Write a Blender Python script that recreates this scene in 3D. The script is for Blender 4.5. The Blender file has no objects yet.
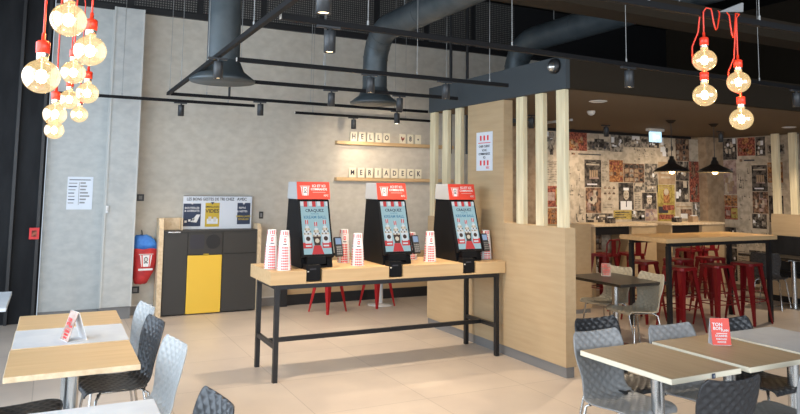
import bpy, math, random
from mathutils import Vector, Matrix
random.seed(7)
SC = bpy.context.scene
COL = SC.collection
PI = math.pi
R = math.radians

# ------------------------------------------------------------------ camera
def make_camera():
    yaw, pitch, roll = R(26.95594), R(5.32698), R(0.77780)
    f = Vector((math.sin(yaw)*math.cos(pitch), math.cos(yaw)*math.cos(pitch), math.sin(pitch)))
    r = Vector((math.cos(yaw), -math.sin(yaw), 0)); u = r.cross(f)
    c, s = math.cos(roll), math.sin(roll)
    r2 = c*r + s*u; u2 = -s*r + c*u
    cam = bpy.data.cameras.new('camera'); o = bpy.data.objects.new('camera', cam); COL.objects.link(o)
    m = Matrix((r2, u2, -f)).transposed().to_4x4(); m.translation = Vector((0, 0, 1.75))
    o.matrix_world = m
    cam.sensor_width = 36; cam.lens = 679.07*36/800; cam.shift_y = -84.54/800
    cam.clip_start = 0.05; cam.clip_end = 100
    SC.camera = o
make_camera()

# ------------------------------------------------------------------ world, light, exposure
w = bpy.data.worlds.new('world'); SC.world = w; w.use_nodes = True
w.node_tree.nodes['Background'].inputs[0].default_value = (0.72, 0.85, 1.0, 1)
w.node_tree.nodes['Background'].inputs[1].default_value = 0.8
SC.view_settings.view_transform = 'Standard'; SC.view_settings.look = 'None'
SC.view_settings.gamma = 1; SC.view_settings.exposure = 0.0
SC.view_settings.use_curve_mapping = False

def area(name, loc, direction, sx, sy, energy, color):
    l = bpy.data.lights.new(name, 'AREA'); l.shape = 'RECTANGLE'; l.size = sx; l.size_y = sy
    l.energy = energy; l.color = color
    o = bpy.data.objects.new(name, l); COL.objects.link(o); o.location = loc
    o.rotation_euler = Vector(direction).to_track_quat('-Z', 'Y').to_euler(); return o
area('daylight_left_window', (-1.85, 4.6, 2.0), (1, 0.1, -0.12), 8.0, 3.2, 380, (0.74, 0.87, 1.0))
area('daylight_front_window', (3.0, -2.3, 2.1), (0.12, 1, -0.1), 8.5, 3.0, 400, (0.90, 0.95, 1.0))

# ------------------------------------------------------------------ materials
def mat(name, col, rough=0.6, metal=0.0, emit=None, es=0.0, spec=None):
    m = bpy.data.materials.new(name); m.use_nodes = True
    b = m.node_tree.nodes['Principled BSDF']
    b.inputs['Base Color'].default_value = (*col, 1); b.inputs['Roughness'].default_value = rough
    b.inputs['Metallic'].default_value = metal
    if spec is not None: b.inputs['Specular IOR Level'].default_value = spec
    if emit: b.inputs['Emission Color'].default_value = (*emit, 1); b.inputs['Emission Strength'].default_value = es
    return m
def noisy(name, c1, c2, scale=(1, 1, 1), nscale=5.0, detail=4, rough=0.6, metal=0.0, bump=0.0, lo=0.35, hi=0.65, space='Object', spec=None):
    m = mat(name, c1, rough, metal, spec=spec); nt = m.node_tree; b = nt.nodes['Principled BSDF']
    tc = nt.nodes.new('ShaderNodeTexCoord'); mp = nt.nodes.new('ShaderNodeMapping'); mp.inputs['Scale'].default_value = scale
    n = nt.nodes.new('ShaderNodeTexNoise'); n.inputs['Scale'].default_value = nscale; n.inputs['Detail'].default_value = detail
    r = nt.nodes.new('ShaderNodeValToRGB'); r.color_ramp.elements[0].position = lo; r.color_ramp.elements[1].position = hi
    r.color_ramp.elements[0].color = (*c1, 1); r.color_ramp.elements[1].color = (*c2, 1)
    nt.links.new(tc.outputs[space], mp.inputs[0]); nt.links.new(mp.outputs[0], n.inputs['Vector'])
    nt.links.new(n.outputs['Fac'], r.inputs[0]); nt.links.new(r.outputs[0], b.inputs['Base Color'])
    if bump:
        bp = nt.nodes.new('ShaderNodeBump'); bp.inputs['Strength'].default_value = bump; bp.inputs['Distance'].default_value = 0.01
        nt.links.new(n.outputs['Fac'], bp.inputs['Height']); nt.links.new(bp.outputs[0], b.inputs['Normal'])
    return m
M = {}
M['oak_x'] = noisy('oak_along_x', (.51, .335, .165), (.61, .425, .225), (0.8, 12, 12), 2.2, 8, .5, lo=.25, hi=.75)
M['oak_y'] = noisy('oak_along_y', (.42, .30, .18), (.52, .385, .24), (12, 0.7, 10), 2.2, 8, .5, lo=.25, hi=.75)
M['oak_v'] = noisy('oak_panel', (.44, .312, .175), (.51, .375, .22), (4.0, 1.0, 11), 2.0, 9, .6, lo=.25, hi=.75)
M['oak_floor_edge'] = noisy('oak_edge', (.62, .46, .28), (.76, .60, .40), (6, 6, 6), 4, 3, .55)
M['pine'] = noisy('pale_pine', (.66, .55, .34), (.80, .70, .47), (10, 10, .8), 2.5, 5, .55)
M['cream_edge'] = mat('cream_edge', (.80, .74, .58), .5)
M['white_top'] = noisy('white_laminate', (.55, .57, .60), (.62, .64, .66), (1, 1, 1), 6, 3, .35)
M['dark_top'] = noisy('dark_laminate', (.02, .018, .016), (.035, .03, .025), (2, 8, 1), 4, 3, .35)
M['wall'] = noisy('grey_textile_wall', (.50, .46, .39), (.57, .53, .455), (1.5, 1.5, 2.2), 5, 9, .85, bump=.05)
M['wall_cool'] = noisy('grey_panel', (.45, .46, .445), (.53, .535, .51), (1.5, 1.5, 2.4), 5, 9, .8, bump=.05)
M['panel_edge'] = mat('panel_edge', (.55, .55, .52), .6)
M['black'] = mat('matt_black', (.012, .012, .013), .45)
M['black_soft'] = noisy('black_cladding', (.010, .0105, .012), (.017, .018, .020), (1, 1, .3), 6, 3, .6, spec=.15)
M['charcoal'] = mat('charcoal_front', (.036, .034, .031), .5)
M['steel_black'] = mat('black_steel', (.018, .018, .02), .4, .3)
M['bulkhead'] = mat('slate_paint', (.045, .055, .062), .7)
M['bulk_brown'] = mat('dark_brown_paint', (.030, .023, .016), .9, spec=.08)
M['ceil_warm'] = mat('warm_ceiling', (.15, .115, .08), .95, spec=.1)
M['ceil_black'] = mat('black_ceiling', (.012, .011, .010), .9, spec=.1)
M['duct'] = noisy('painted_duct', (.055, .07, .078), (.085, .10, .108), (1, 1, 1), 5, 3, .45, .35)
M['track'] = mat('track_black', (.010, .010, .011), .6, spec=.15)
M['wire'] = mat('steel_wire', (.35, .35, .34), .4, .6)
M['spot'] = mat('spot_body', (.035, .038, .042), .4, .2)
M['spot_lens'] = mat('spot_lens', (1, .8, .5), .4, emit=(1, .74, .42), es=6)
M['yellow'] = mat('yellow_door', (.78, .50, .05), .45)
M['white'] = mat('white_card', (.78, .78, .78), .6)
M['offwhite'] = mat('off_white', (.62, .60, .56), .6)
M['poster_white'] = mat('poster_white', (.70, .74, .80), .4)
M['ink'] = mat('dark_ink', (.03, .03, .04), .6)
M['navy'] = mat('navy_print', (.03, .045, .09), .6)
M['mustard'] = mat('mustard_print', (.60, .42, .04), .6)
M['red_print'] = mat('red_print', (.72, .03, .03), .5)
M['red_header'] = mat('red_header', (.70, .055, .03), .45)
M['red_metal'] = mat('red_painted_metal', (.18, .006, .009), .35, .1)
M['red_plastic'] = mat('red_plastic', (.85, .05, .02), .35)
M['bag_red'] = noisy('red_nylon', (.42, .02, .025), (.58, .035, .035), (1, 1, 1), 12, 3, .6)
M['bag_blue'] = noisy('blue_nylon', (.03, .16, .55), (.06, .25, .70), (1, 1, 1), 12, 3, .6)
M['chrome'] = mat('brushed_chrome', (.55, .55, .54), .25, .9)
M['chair_grey'] = mat('grey_plastic', (.27, .275, .28), .42)
M['chair_light'] = mat('light_grey_plastic', (.36, .37, .37), .38)
M['chair_dark'] = mat('anthracite_plastic', (.028, .029, .032), .35)
M['chair_cream'] = mat('beige_grey_plastic', (.42, .39, .31), .45)
M['skirt'] = mat('grey_skirting', (.20, .195, .19), .5)
M['skirt_dark'] = mat('dark_skirting', (.045, .04, .036), .5)
M['grommet'] = mat('terminal_plastic', (.02, .02, .022), .35)
M['kiosk'] = mat('kiosk_black', (.006, .006, .007), .5, spec=.12)
M['kiosk_side'] = mat('kiosk_side_white', (.42, .42, .42), .5)
M['socket'] = mat('socket_plate', (.03, .03, .03), .5)
M['amber_metal'] = mat('bulb_collar', (.75, .70, .60), .25, .8)
M['core'] = mat('bulb_filament', (1, .8, .5), .5, emit=(1, .62, .24), es=90)
M['shade'] = mat('black_shade', (.012, .010, .009), .4)
M['shade_in'] = mat('lamp_in_shade', (1, .8, .4), .5, emit=(1, .70, .25), es=9)
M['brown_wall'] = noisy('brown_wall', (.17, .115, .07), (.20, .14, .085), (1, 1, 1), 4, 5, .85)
M['red_lit'] = mat('red_painted_metal_lit', (.40, .014, .018), .35, .1)  # same red paint as the bar stools, light on the low stools put into the colour
M['exit'] = mat('lit_exit_sign', (.6, .85, 1), .5, emit=(.50, .80, 1.0), es=1.1)
M['exit_mark'] = mat('exit_pictogram', (.6, .9, .9), .5, emit=(.9, 1, 1), es=1.3)
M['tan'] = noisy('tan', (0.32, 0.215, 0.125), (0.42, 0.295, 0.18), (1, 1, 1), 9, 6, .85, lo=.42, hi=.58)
M['cream_p'] = noisy('cream_p', (0.42, 0.35, 0.26), (0.58, 0.49, 0.37), (1, 1, 1), 9, 6, .85, lo=.42, hi=.58)
M['mid_p'] = noisy('mid_p', (0.09, 0.078, 0.062), (0.36, 0.31, 0.25), (1, 1, 1), 18, 6, .85, lo=.42, hi=.58)
M['dark_p'] = noisy('dark_p', (0.02, 0.016, 0.013), (0.13, 0.105, 0.085), (1, 1, 1), 16, 6, .85, lo=.42, hi=.58)
M['brown_p'] = noisy('brown_p', (0.08, 0.04, 0.025), (0.3, 0.17, 0.1), (1, 1, 1), 18, 6, .85, lo=.42, hi=.58)
M['orange_p'] = noisy('orange_p', (0.2, 0.07, 0.025), (0.5, 0.23, 0.08), (1, 1, 1), 26, 6, .85, lo=.42, hi=.58)
M['redp'] = noisy('redp', (0.14, 0.03, 0.02), (0.4, 0.12, 0.07), (1, 1, 1), 26, 6, .85, lo=.42, hi=.58)
M['pink_p'] = noisy('pink_p', (0.28, 0.18, 0.145), (0.46, 0.33, 0.28), (1, 1, 1), 14, 6, .85, lo=.42, hi=.58)
M['yellow_p'] = noisy('yellow_p', (0.26, 0.19, 0.04), (0.48, 0.37, 0.1), (1, 1, 1), 14, 6, .85, lo=.42, hi=.58)
M['lilac_p'] = noisy('lilac_p', (0.18, 0.14, 0.17), (0.32, 0.26, 0.28), (1, 1, 1), 26, 6, .85, lo=.42, hi=.58)
def screenm(n, c, s=0.75):
    return mat('screen_'+n, (.02, .02, .02), .2, emit=c, es=s)
M['s_bg'] = screenm('sky', (.42, .66, .73), .72); M['s_white'] = screenm('white', (.80, .86, .90), .75)
M['s_red'] = screenm('red', (.70, .04, .05), .75); M['s_ink'] = screenm('ink', (.03, .06, .12), .6)
M['s_choc'] = screenm('chocolate', (.055, .025, .02), .7); M['s_cream'] = screenm('cream', (.80, .70, .55), .75)
M['s_blue'] = screenm('label_blue', (.10, .30, .48), .7); M['s_term'] = screenm('terminal', (.35, .50, .75), .7)

def glassy(name, tint, gloss, emit=None, es=0):
    m = bpy.data.materials.new(name); m.use_nodes = True; nt = m.node_tree; nt.nodes.clear()
    o = nt.nodes.new('ShaderNodeOutputMaterial'); mx = nt.nodes.new('ShaderNodeMixShader'); mx.inputs[0].default_value = gloss
    t = nt.nodes.new('ShaderNodeBsdfTransparent'); t.inputs[0].default_value = (*tint, 1)
    g = nt.nodes.new('ShaderNodeBsdfGlossy'); g.inputs['Roughness'].default_value = .05
    fr = nt.nodes.new('ShaderNodeLayerWeight'); fr.inputs[0].default_value = .35
    mm = nt.nodes.new('ShaderNodeMath'); mm.operation = 'MULTIPLY_ADD'; mm.inputs[1].default_value = .6; mm.inputs[2].default_value = gloss
    nt.links.new(fr.outputs['Facing'], mm.inputs[0]); nt.links.new(mm.outputs[0], mx.inputs[0])
    nt.links.new(t.outputs[0], mx.inputs[1]); nt.links.new(g.outputs[0], mx.inputs[2])
    last = mx
    if emit:
        e = nt.nodes.new('ShaderNodeEmission'); e.inputs[0].default_value = (*emit, 1); e.inputs[1].default_value = es
        a = nt.nodes.new('ShaderNodeAddShader'); nt.links.new(mx.outputs[0], a.inputs[0]); nt.links.new(e.outputs[0], a.inputs[1]); last = a
    nt.links.new(last.outputs[0], o.inputs[0]); return m
M['bulb'] = glassy('bulb_glass', (1, .90, .70), .10, (1, .74, .38), .38)
M['pane'] = glassy('window_glass', (.95, .97, 1), .04)

def tile_floor():
    m = mat('floor_tiles', (.5, .4, .3), .38); nt = m.node_tree; b = nt.nodes['Principled BSDF']
    tc = nt.nodes.new('ShaderNodeTexCoord'); mp = nt.nodes.new('ShaderNodeMapping')
    mp.inputs['Location'].default_value = (-2.07+6, -5.24+6, 0)
    br = nt.nodes.new('ShaderNodeTexBrick'); br.offset = 0.0; br.inputs['Scale'].default_value = 1
    br.inputs['Brick Width'].default_value = .97; br.inputs['Row Height'].default_value = .97
    br.inputs['Mortar Size'].default_value = .004; br.inputs['Mortar Smooth'].default_value = .1; br.inputs['Bias'].default_value = 0
    br.inputs['Color1'].default_value = (.54, .465, .395, 1); br.inputs['Color2'].default_value = (.58, .505, .43, 1); br.inputs['Mortar'].default_value = (.40, .345, .295, 1)
    n = nt.nodes.new('ShaderNodeTexNoise'); n.inputs['Scale'].default_value = 2.2; n.inputs['Detail'].default_value = 6
    r = nt.nodes.new('ShaderNodeValToRGB'); r.color_ramp.elements[0].position = .3; r.color_ramp.elements[1].position = .7
    r.color_ramp.elements[0].color = (.86, .86, .88, 1); r.color_ramp.elements[1].color = (1, 1, 1, 1)
    mx = nt.nodes.new('ShaderNodeMix'); mx.data_type = 'RGBA'; mx.blend_type = 'MULTIPLY'; mx.inputs[0].default_value = 1
    nt.links.new(tc.outputs['Object'], mp.inputs[0]); nt.links.new(mp.outputs[0], br.inputs['Vector']); nt.links.new(tc.outputs['Object'], n.inputs['Vector'])
    nt.links.new(n.outputs['Fac'], r.inputs[0]); nt.links.new(br.outputs['Color'], mx.inputs[6]); nt.links.new(r.outputs[0], mx.inputs[7])
    nt.links.new(mx.outputs[2], b.inputs['Base Color']); return m
M['floor'] = tile_floor()
def mesh_panel_mat():
    m = mat('perforated_mesh', (.02, .02, .02), .6); nt = m.node_tree; b = nt.nodes['Principled BSDF']
    tc = nt.nodes.new('ShaderNodeTexCoord'); mp = nt.nodes.new('ShaderNodeMapping'); mp.inputs['Rotation'].default_value = (R(90), 0, 0)
    br = nt.nodes.new('ShaderNodeTexBrick'); br.offset = 0.0; br.inputs['Scale'].default_value = 1
    br.inputs['Brick Width'].default_value = .034; br.inputs['Row Height'].default_value = .034; br.inputs['Mortar Size'].default_value = .009
    br.inputs['Mortar Smooth'].default_value = .2; br.inputs['Bias'].default_value = 0
    br.inputs['Color1'].default_value = (.20, .19, .17, 1); br.inputs['Color2'].default_value = (.15, .14, .13, 1); br.inputs['Mortar'].default_value = (.015, .015, .015, 1)
    nt.links.new(tc.outputs['Object'], mp.inputs[0]); nt.links.new(mp.outputs[0], br.inputs['Vector']); nt.links.new(br.outputs['Color'], b.inputs['Base Color']); return m
M['mesh'] = mesh_panel_mat()

# ------------------------------------------------------------------ mesh builder
class MB:
    def __init__(s): s.v = []; s.f = []; s.mi = []; s.sm = []; s.mats = []; s.X = Matrix()
    def m(s, k):
        mt = M[k] if isinstance(k, str) else k
        if mt not in s.mats: s.mats.append(mt)
        return s.mats.index(mt)
    def add(s, vs, fs, k, smooth=False):
        b = len(s.v); i = s.m(k); s.v += [tuple(s.X @ Vector(v)) for v in vs]
        for f in fs: s.f.append(tuple(b+a for a in f)); s.mi.append(i); s.sm.append(smooth)
        return s
    def box(s, x0, x1, y0, y1, z0, z1, k='white', bev=0.0):
        if bev:
            b = bev; vs = []; 
            for z, i in ((z0, b), (z0+b, 0), (z1-b, 0), (z1, b)):
                vs += [(x0+i+b*(i == 0), y0+i, z), (x1-i-b*(i == 0), y0+i, z), (x1-i, y0+i+b*(i == 0), z), (x1-i, y1-i-b*(i == 0), z),
                       (x1-i-b*(i == 0), y1-i, z), (x0+i+b*(i == 0), y1-i, z), (x0+i, y1-i-b*(i == 0), z), (x0+i, y0+i+b*(i == 0), z)]
            fs = [tuple(reversed(range(8))), tuple(range(24, 32))]
            for l in range(3):
                for j in range(8): a = l*8+j; c = l*8+(j+1) % 8; fs.append((a, c, c+8, a+8))
            return s.add(vs, fs, k)
        vs = [(x0, y0, z0), (x1, y0, z0), (x1, y1, z0), (x0, y1, z0), (x0, y0, z1), (x1, y0, z1), (x1, y1, z1), (x0, y1, z1)]
        return s.add(vs, [(3, 2, 1, 0), (4, 5, 6, 7), (0, 1, 5, 4), (1, 2, 6, 5), (2, 3, 7, 6), (3, 0, 4, 7)], k)
    def quad(s, a, b, c, d, k): return s.add([a, b, c, d], [(0, 1, 2, 3)], k)
    def prism(s, pts, axis, a, b, k):     # outline in the other two axes, extruded along axis
        def P(p, t):
            if axis == 0: return (t, p[0], p[1])
            if axis == 1: return (p[0], t, p[1])
            return (p[0], p[1], t)
        n = len(pts); vs = [P(p, a) for p in pts]+[P(p, b) for p in pts]
        fs = [tuple(range(n)), tuple(reversed(range(n, 2*n)))]+[(i, n+i, n+(i+1) % n, (i+1) % n) for i in range(n)]
        return s.add(vs, fs, k)
    def tube(s, pts, r, k, n=8, caps=True):
        pts = [Vector(p) for p in pts]; rs = r if isinstance(r, (list, tuple)) else [r]*len(pts); vs = []; fs = []; prev = None
        for i, p in enumerate(pts):
            d = (pts[min(i+1, len(pts)-1)]-pts[max(i-1, 0)]).normalized()
            if prev is None: a = d.orthogonal().normalized()
            else: a = (prev-d*prev.dot(d)).normalized()
            prev = a; c = d.cross(a)
            for j in range(n): t = 2*PI*j/n; vs.append(tuple(p+(a*math.cos(t)+c*math.sin(t))*rs[i]))
        for i in range(len(pts)-1):
            for j in range(n): fs.append((i*n+j, i*n+(j+1) % n, (i+1)*n+(j+1) % n, (i+1)*n+j))
        s.add(vs, fs, k, True)
        if caps: s.add(vs[:n], [tuple(reversed(range(n)))], k); s.add(vs[-n:], [tuple(range(n))], k)
        return s
    def lathe(s, prof, c, k, n=20, smooth=True, square=0):
        vs = []; fs = []
        for (r, z) in prof:
            for j in range(n): t = 2*PI*j/n; vs.append((c[0]+r*math.cos(t), c[1]+r*math.sin(t), c[2]+z))
        for i in range(len(prof)-1):
            for j in range(n): fs.append((i*n+j, i*n+(j+1) % n, (i+1)*n+(j+1) % n, (i+1)*n+j))
        return s.add(vs, fs, k, smooth)
    def cyl(s, c, r, z0, z1, k, n=20):
        s.lathe([(r, z0), (r, z1)], c, k, n)
        s.add([(c[0]+r*math.cos(2*PI*j/n), c[1]+r*math.sin(2*PI*j/n), c[2]+z0) for j in range(n)], [tuple(reversed(range(n)))], k)
        return s.add([(c[0]+r*math.cos(2*PI*j/n), c[1]+r*math.sin(2*PI*j/n), c[2]+z1) for j in range(n)], [tuple(range(n))], k)
    def text(s, body, size, k, T, align='CENTER', depth=0.0008, bold=False, sx=1.0):
        cu = bpy.data.curves.new('t', 'FONT'); cu.body = body; cu.size = size; cu.align_x = align; cu.align_y = 'CENTER'
        cu.extrude = depth; cu.resolution_u = 2
        if bold: cu.offset = size*0.018
        o = bpy.data.objects.new('t', cu); COL.objects.link(o); dg = bpy.context.evaluated_depsgraph_get(); dg.update()
        me = bpy.data.meshes.new_from_object(o.evaluated_get(dg)); old = s.X; s.X = old @ T @ Matrix.Diagonal((sx, 1, 1, 1))
        s.add([v.co[:] for v in me.vertices], [tuple(p.vertices) for p in me.polygons], k); s.X = old
        bpy.data.objects.remove(o); bpy.data.meshes.remove(me); bpy.data.curves.remove(cu); return s
    def build(s, name, parent=None, loc=None):
        me = bpy.data.meshes.new(name); me.from_pydata(s.v, [], s.f); 
        for mt in s.mats: me.materials.append(mt)
        me.polygons.foreach_set('material_index', s.mi); me.polygons.foreach_set('use_smooth', s.sm); me.update()
        o = bpy.data.objects.new(name, me); COL.objects.link(o)
        if parent: o.parent = parent
        if loc: o.location = loc
        return o
def tag(o, label, cat, group=None, kind=None):
    if label: o['label'] = label
    if cat: o['category'] = cat
    if group: o['group'] = group
    if kind: o['kind'] = kind
    return o
def thing(name, loc, label, cat, rz=0, group=None):
    o = bpy.data.objects.new(name, None); COL.objects.link(o); o.empty_display_size = .1; o.location = loc; o.rotation_euler = (0, 0, rz)
    return tag(o, label, cat, group)
def struct(mb, name, parent=None):
    o = mb.build(name, parent)
    if not parent: o['kind'] = 'structure'
    return o
def dup(root, loc=None, rz=None, label=None, group=None, swap=None):
    def cp(o, par):
        c = o.copy(); COL.objects.link(c)
        if par: c.parent = par
        if swap and o.type == 'MESH':
            c.data = swapped(o.data, swap)
        for ch in list(o.children): cp(ch, c)
        return c
    r = cp(root, None)
    if loc: r.location = loc
    if rz is not None: r.rotation_euler = (0, 0, rz)
    if label: r['label'] = label
    if group: r['group'] = group
    return r
_sw = {}
def swapped(me, swap):
    key = (me.name, tuple(sorted(swap.items())))
    if key not in _sw:
        n = me
        if any(m and m.name == M[a].name for m in me.materials for a in swap):
            n = me.copy()
            for i, m in enumerate(n.materials):
                for a, b in swap.items():
                    if m == M[a]: n.materials[i] = M[b]
        _sw[key] = n
    return _sw[key]
def face_minus_x(x, y, z): return Matrix.Translation((x, y, z)) @ Matrix(((0, 0, -1, 0), (-1, 0, 0, 0), (0, 1, 0, 0), (0, 0, 0, 1)))
def face_minus_y(x, y, z): return Matrix.Translation((x, y, z)) @ Matrix(((1, 0, 0, 0), (0, 0, -1, 0), (0, 1, 0, 0), (0, 0, 0, 1)))

# ================================================================== STRUCTURE
struct(MB().box(-2.2, 12.5, -2.7, 10.0, -.1, 0, 'floor'), 'floor')
struct(MB().box(-2.2, 12.5, -2.7, 10.0, 5.0, 5.1, 'ceil_black'), 'ceiling')
struct(MB().box(-.08, 12.5, 9.75, 9.9, 0, 4.05, 'wall'), 'wall_back')
struct(MB().box(11.05, 11.2, -2.7, 9.75, 0, 5.0, 'bulk_brown'), 'wall_right')
# left glazed wall: dark piers and panes
b = MB()
for y in (-2.6, -.2, 2.2, 4.6, 7.0, 9.3): b.box(-2.12, -2.0, y-.06, y+.06, 0, 3.6, 'black')
b.box(-2.12, -2.0, -2.7, 9.9, 3.6, 5.0, 'black'); b.box(-2.12, -2.0, -2.7, 9.9, 0, .12, 'black')
struct(b, 'wall_left')
struct(MB().box(-2.07, -2.06, -2.6, 9.3, .12, 3.6, 'pane'), 'window_1')
b = MB()
for x in (-2.1, .4, 2.9, 5.4, 7.9, 10.9): b.box(x-.06, x+.06, -2.65, -2.53, 0, 3.6, 'black')
b.box(-2.2, 11.2, -2.65, -2.53, 3.6, 5.0, 'black'); b.box(-2.2, 11.2, -2.65, -2.53, 0, .12, 'black')
struct(b, 'wall_front')
struct(MB().box(-2.1, 10.9, -2.6, -2.59, .12, 3.6, 'pane'), 'window_2')
# black cladding at the left end of the back wall
b = MB().box(-2.2, -.09, 9.70, 9.9, 0, 5.0, 'black_soft')
for x in (-.13, -.42, -1.25): b.box(x-.018, x+.018, 9.64, 9.70, 0, 4.9, 'black')
struct(b, 'trim_1')
# cool grey panels: flat one and the proud one beside it
struct(MB().box(-.08, .615, 9.725, 9.75, .12, 4.05, 'wall_cool').box(.607, .622, 9.715, 9.75, .12, 4.05, 'panel_edge'), 'wall_panel_flat')
struct(MB().box(.622, .985, 9.52, 9.75, .16, 4.05, 'wall_cool').box(.612, .632, 9.51, 9.56, .16, 4.05, 'panel_edge').box(.970, .990, 9.512, 9.56, .16, 4.05, 'panel_edge').box(.622, .985, 9.55, 9.75, 0, .16, 'skirt'), 'wall_panel_proud')
struct(MB().box(-.08, .62, 9.735, 9.75, 0, .12, 'skirt').box(.99, 3.0, 9.735, 9.75, 0, .12, 'skirt').box(.99, 3.0, 9.73, 9.75, .12, .135, 'offwhite'), 'baseboard_back')
struct(MB().box(3.1, 6.3, 9.70, 9.75, .15, .72, 'oak_x').box(3.1, 6.3, 9.69, 9.75, 0, .15, 'black').box(3.0, 3.1, 9.60, 9.75, 0, .74, 'black'), 'trim_2')
# perforated mesh band above the wall
b = MB().box(-.08, 12.5, 9.75, 9.9, 4.05, 5.0, 'black')
x = -.05
while x < 6.6:
    b.box(x, x+.83, 9.73, 9.75, 4.15, 4.98, 'mesh'); x += .92
b.box(-.08, 7, 9.70, 9.75, 4.05, 4.13, 'black')
struct(b, 'trim_3')
# bulkhead above the partition, with the low warm ceiling behind it
b = MB().box(4.31, 4.36, 5.0, 7.65, 2.70, 3.02, 'bulkhead')
b.box(4.36, 11.05, 5.0, 5.06, 2.70, 3.02, 'bulk_brown')
b.box(4.36, 6.0, 7.59, 7.65, 2.70, 3.02, 'bulkhead').box(6.0, 6.06, 7.65, 8.55, 2.70, 3.02, 'bulkhead')
struct(b, 'wall_bulkhead')
b = MB().box(4.36, 11.05, 5.06, 7.59, 2.70, 2.76, 'ceil_warm').box(6.06, 11.05, 7.59, 8.56, 2.70, 2.76, 'ceil_warm')
struct(b, 'ceiling_low')
struct(MB().box(6.0, 11.05, 8.56, 8.70, 0, 3.02, 'tan'), 'wall_mural_side')
struct(MB().box(6.9, 10.2, 8.49, 8.538, 2.655, 2.698, 'black'), 'trim_4')
struct(MB().box(10.45, 10.9, 8.38, 8.56, 0, 2.70, 'tan'), 'wall_pillar')
struct(MB().box(10.90, 11.05, 5.06, 8.56, 0, 2.70, 'brown_wall'), 'wall_right_inner')

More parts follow.
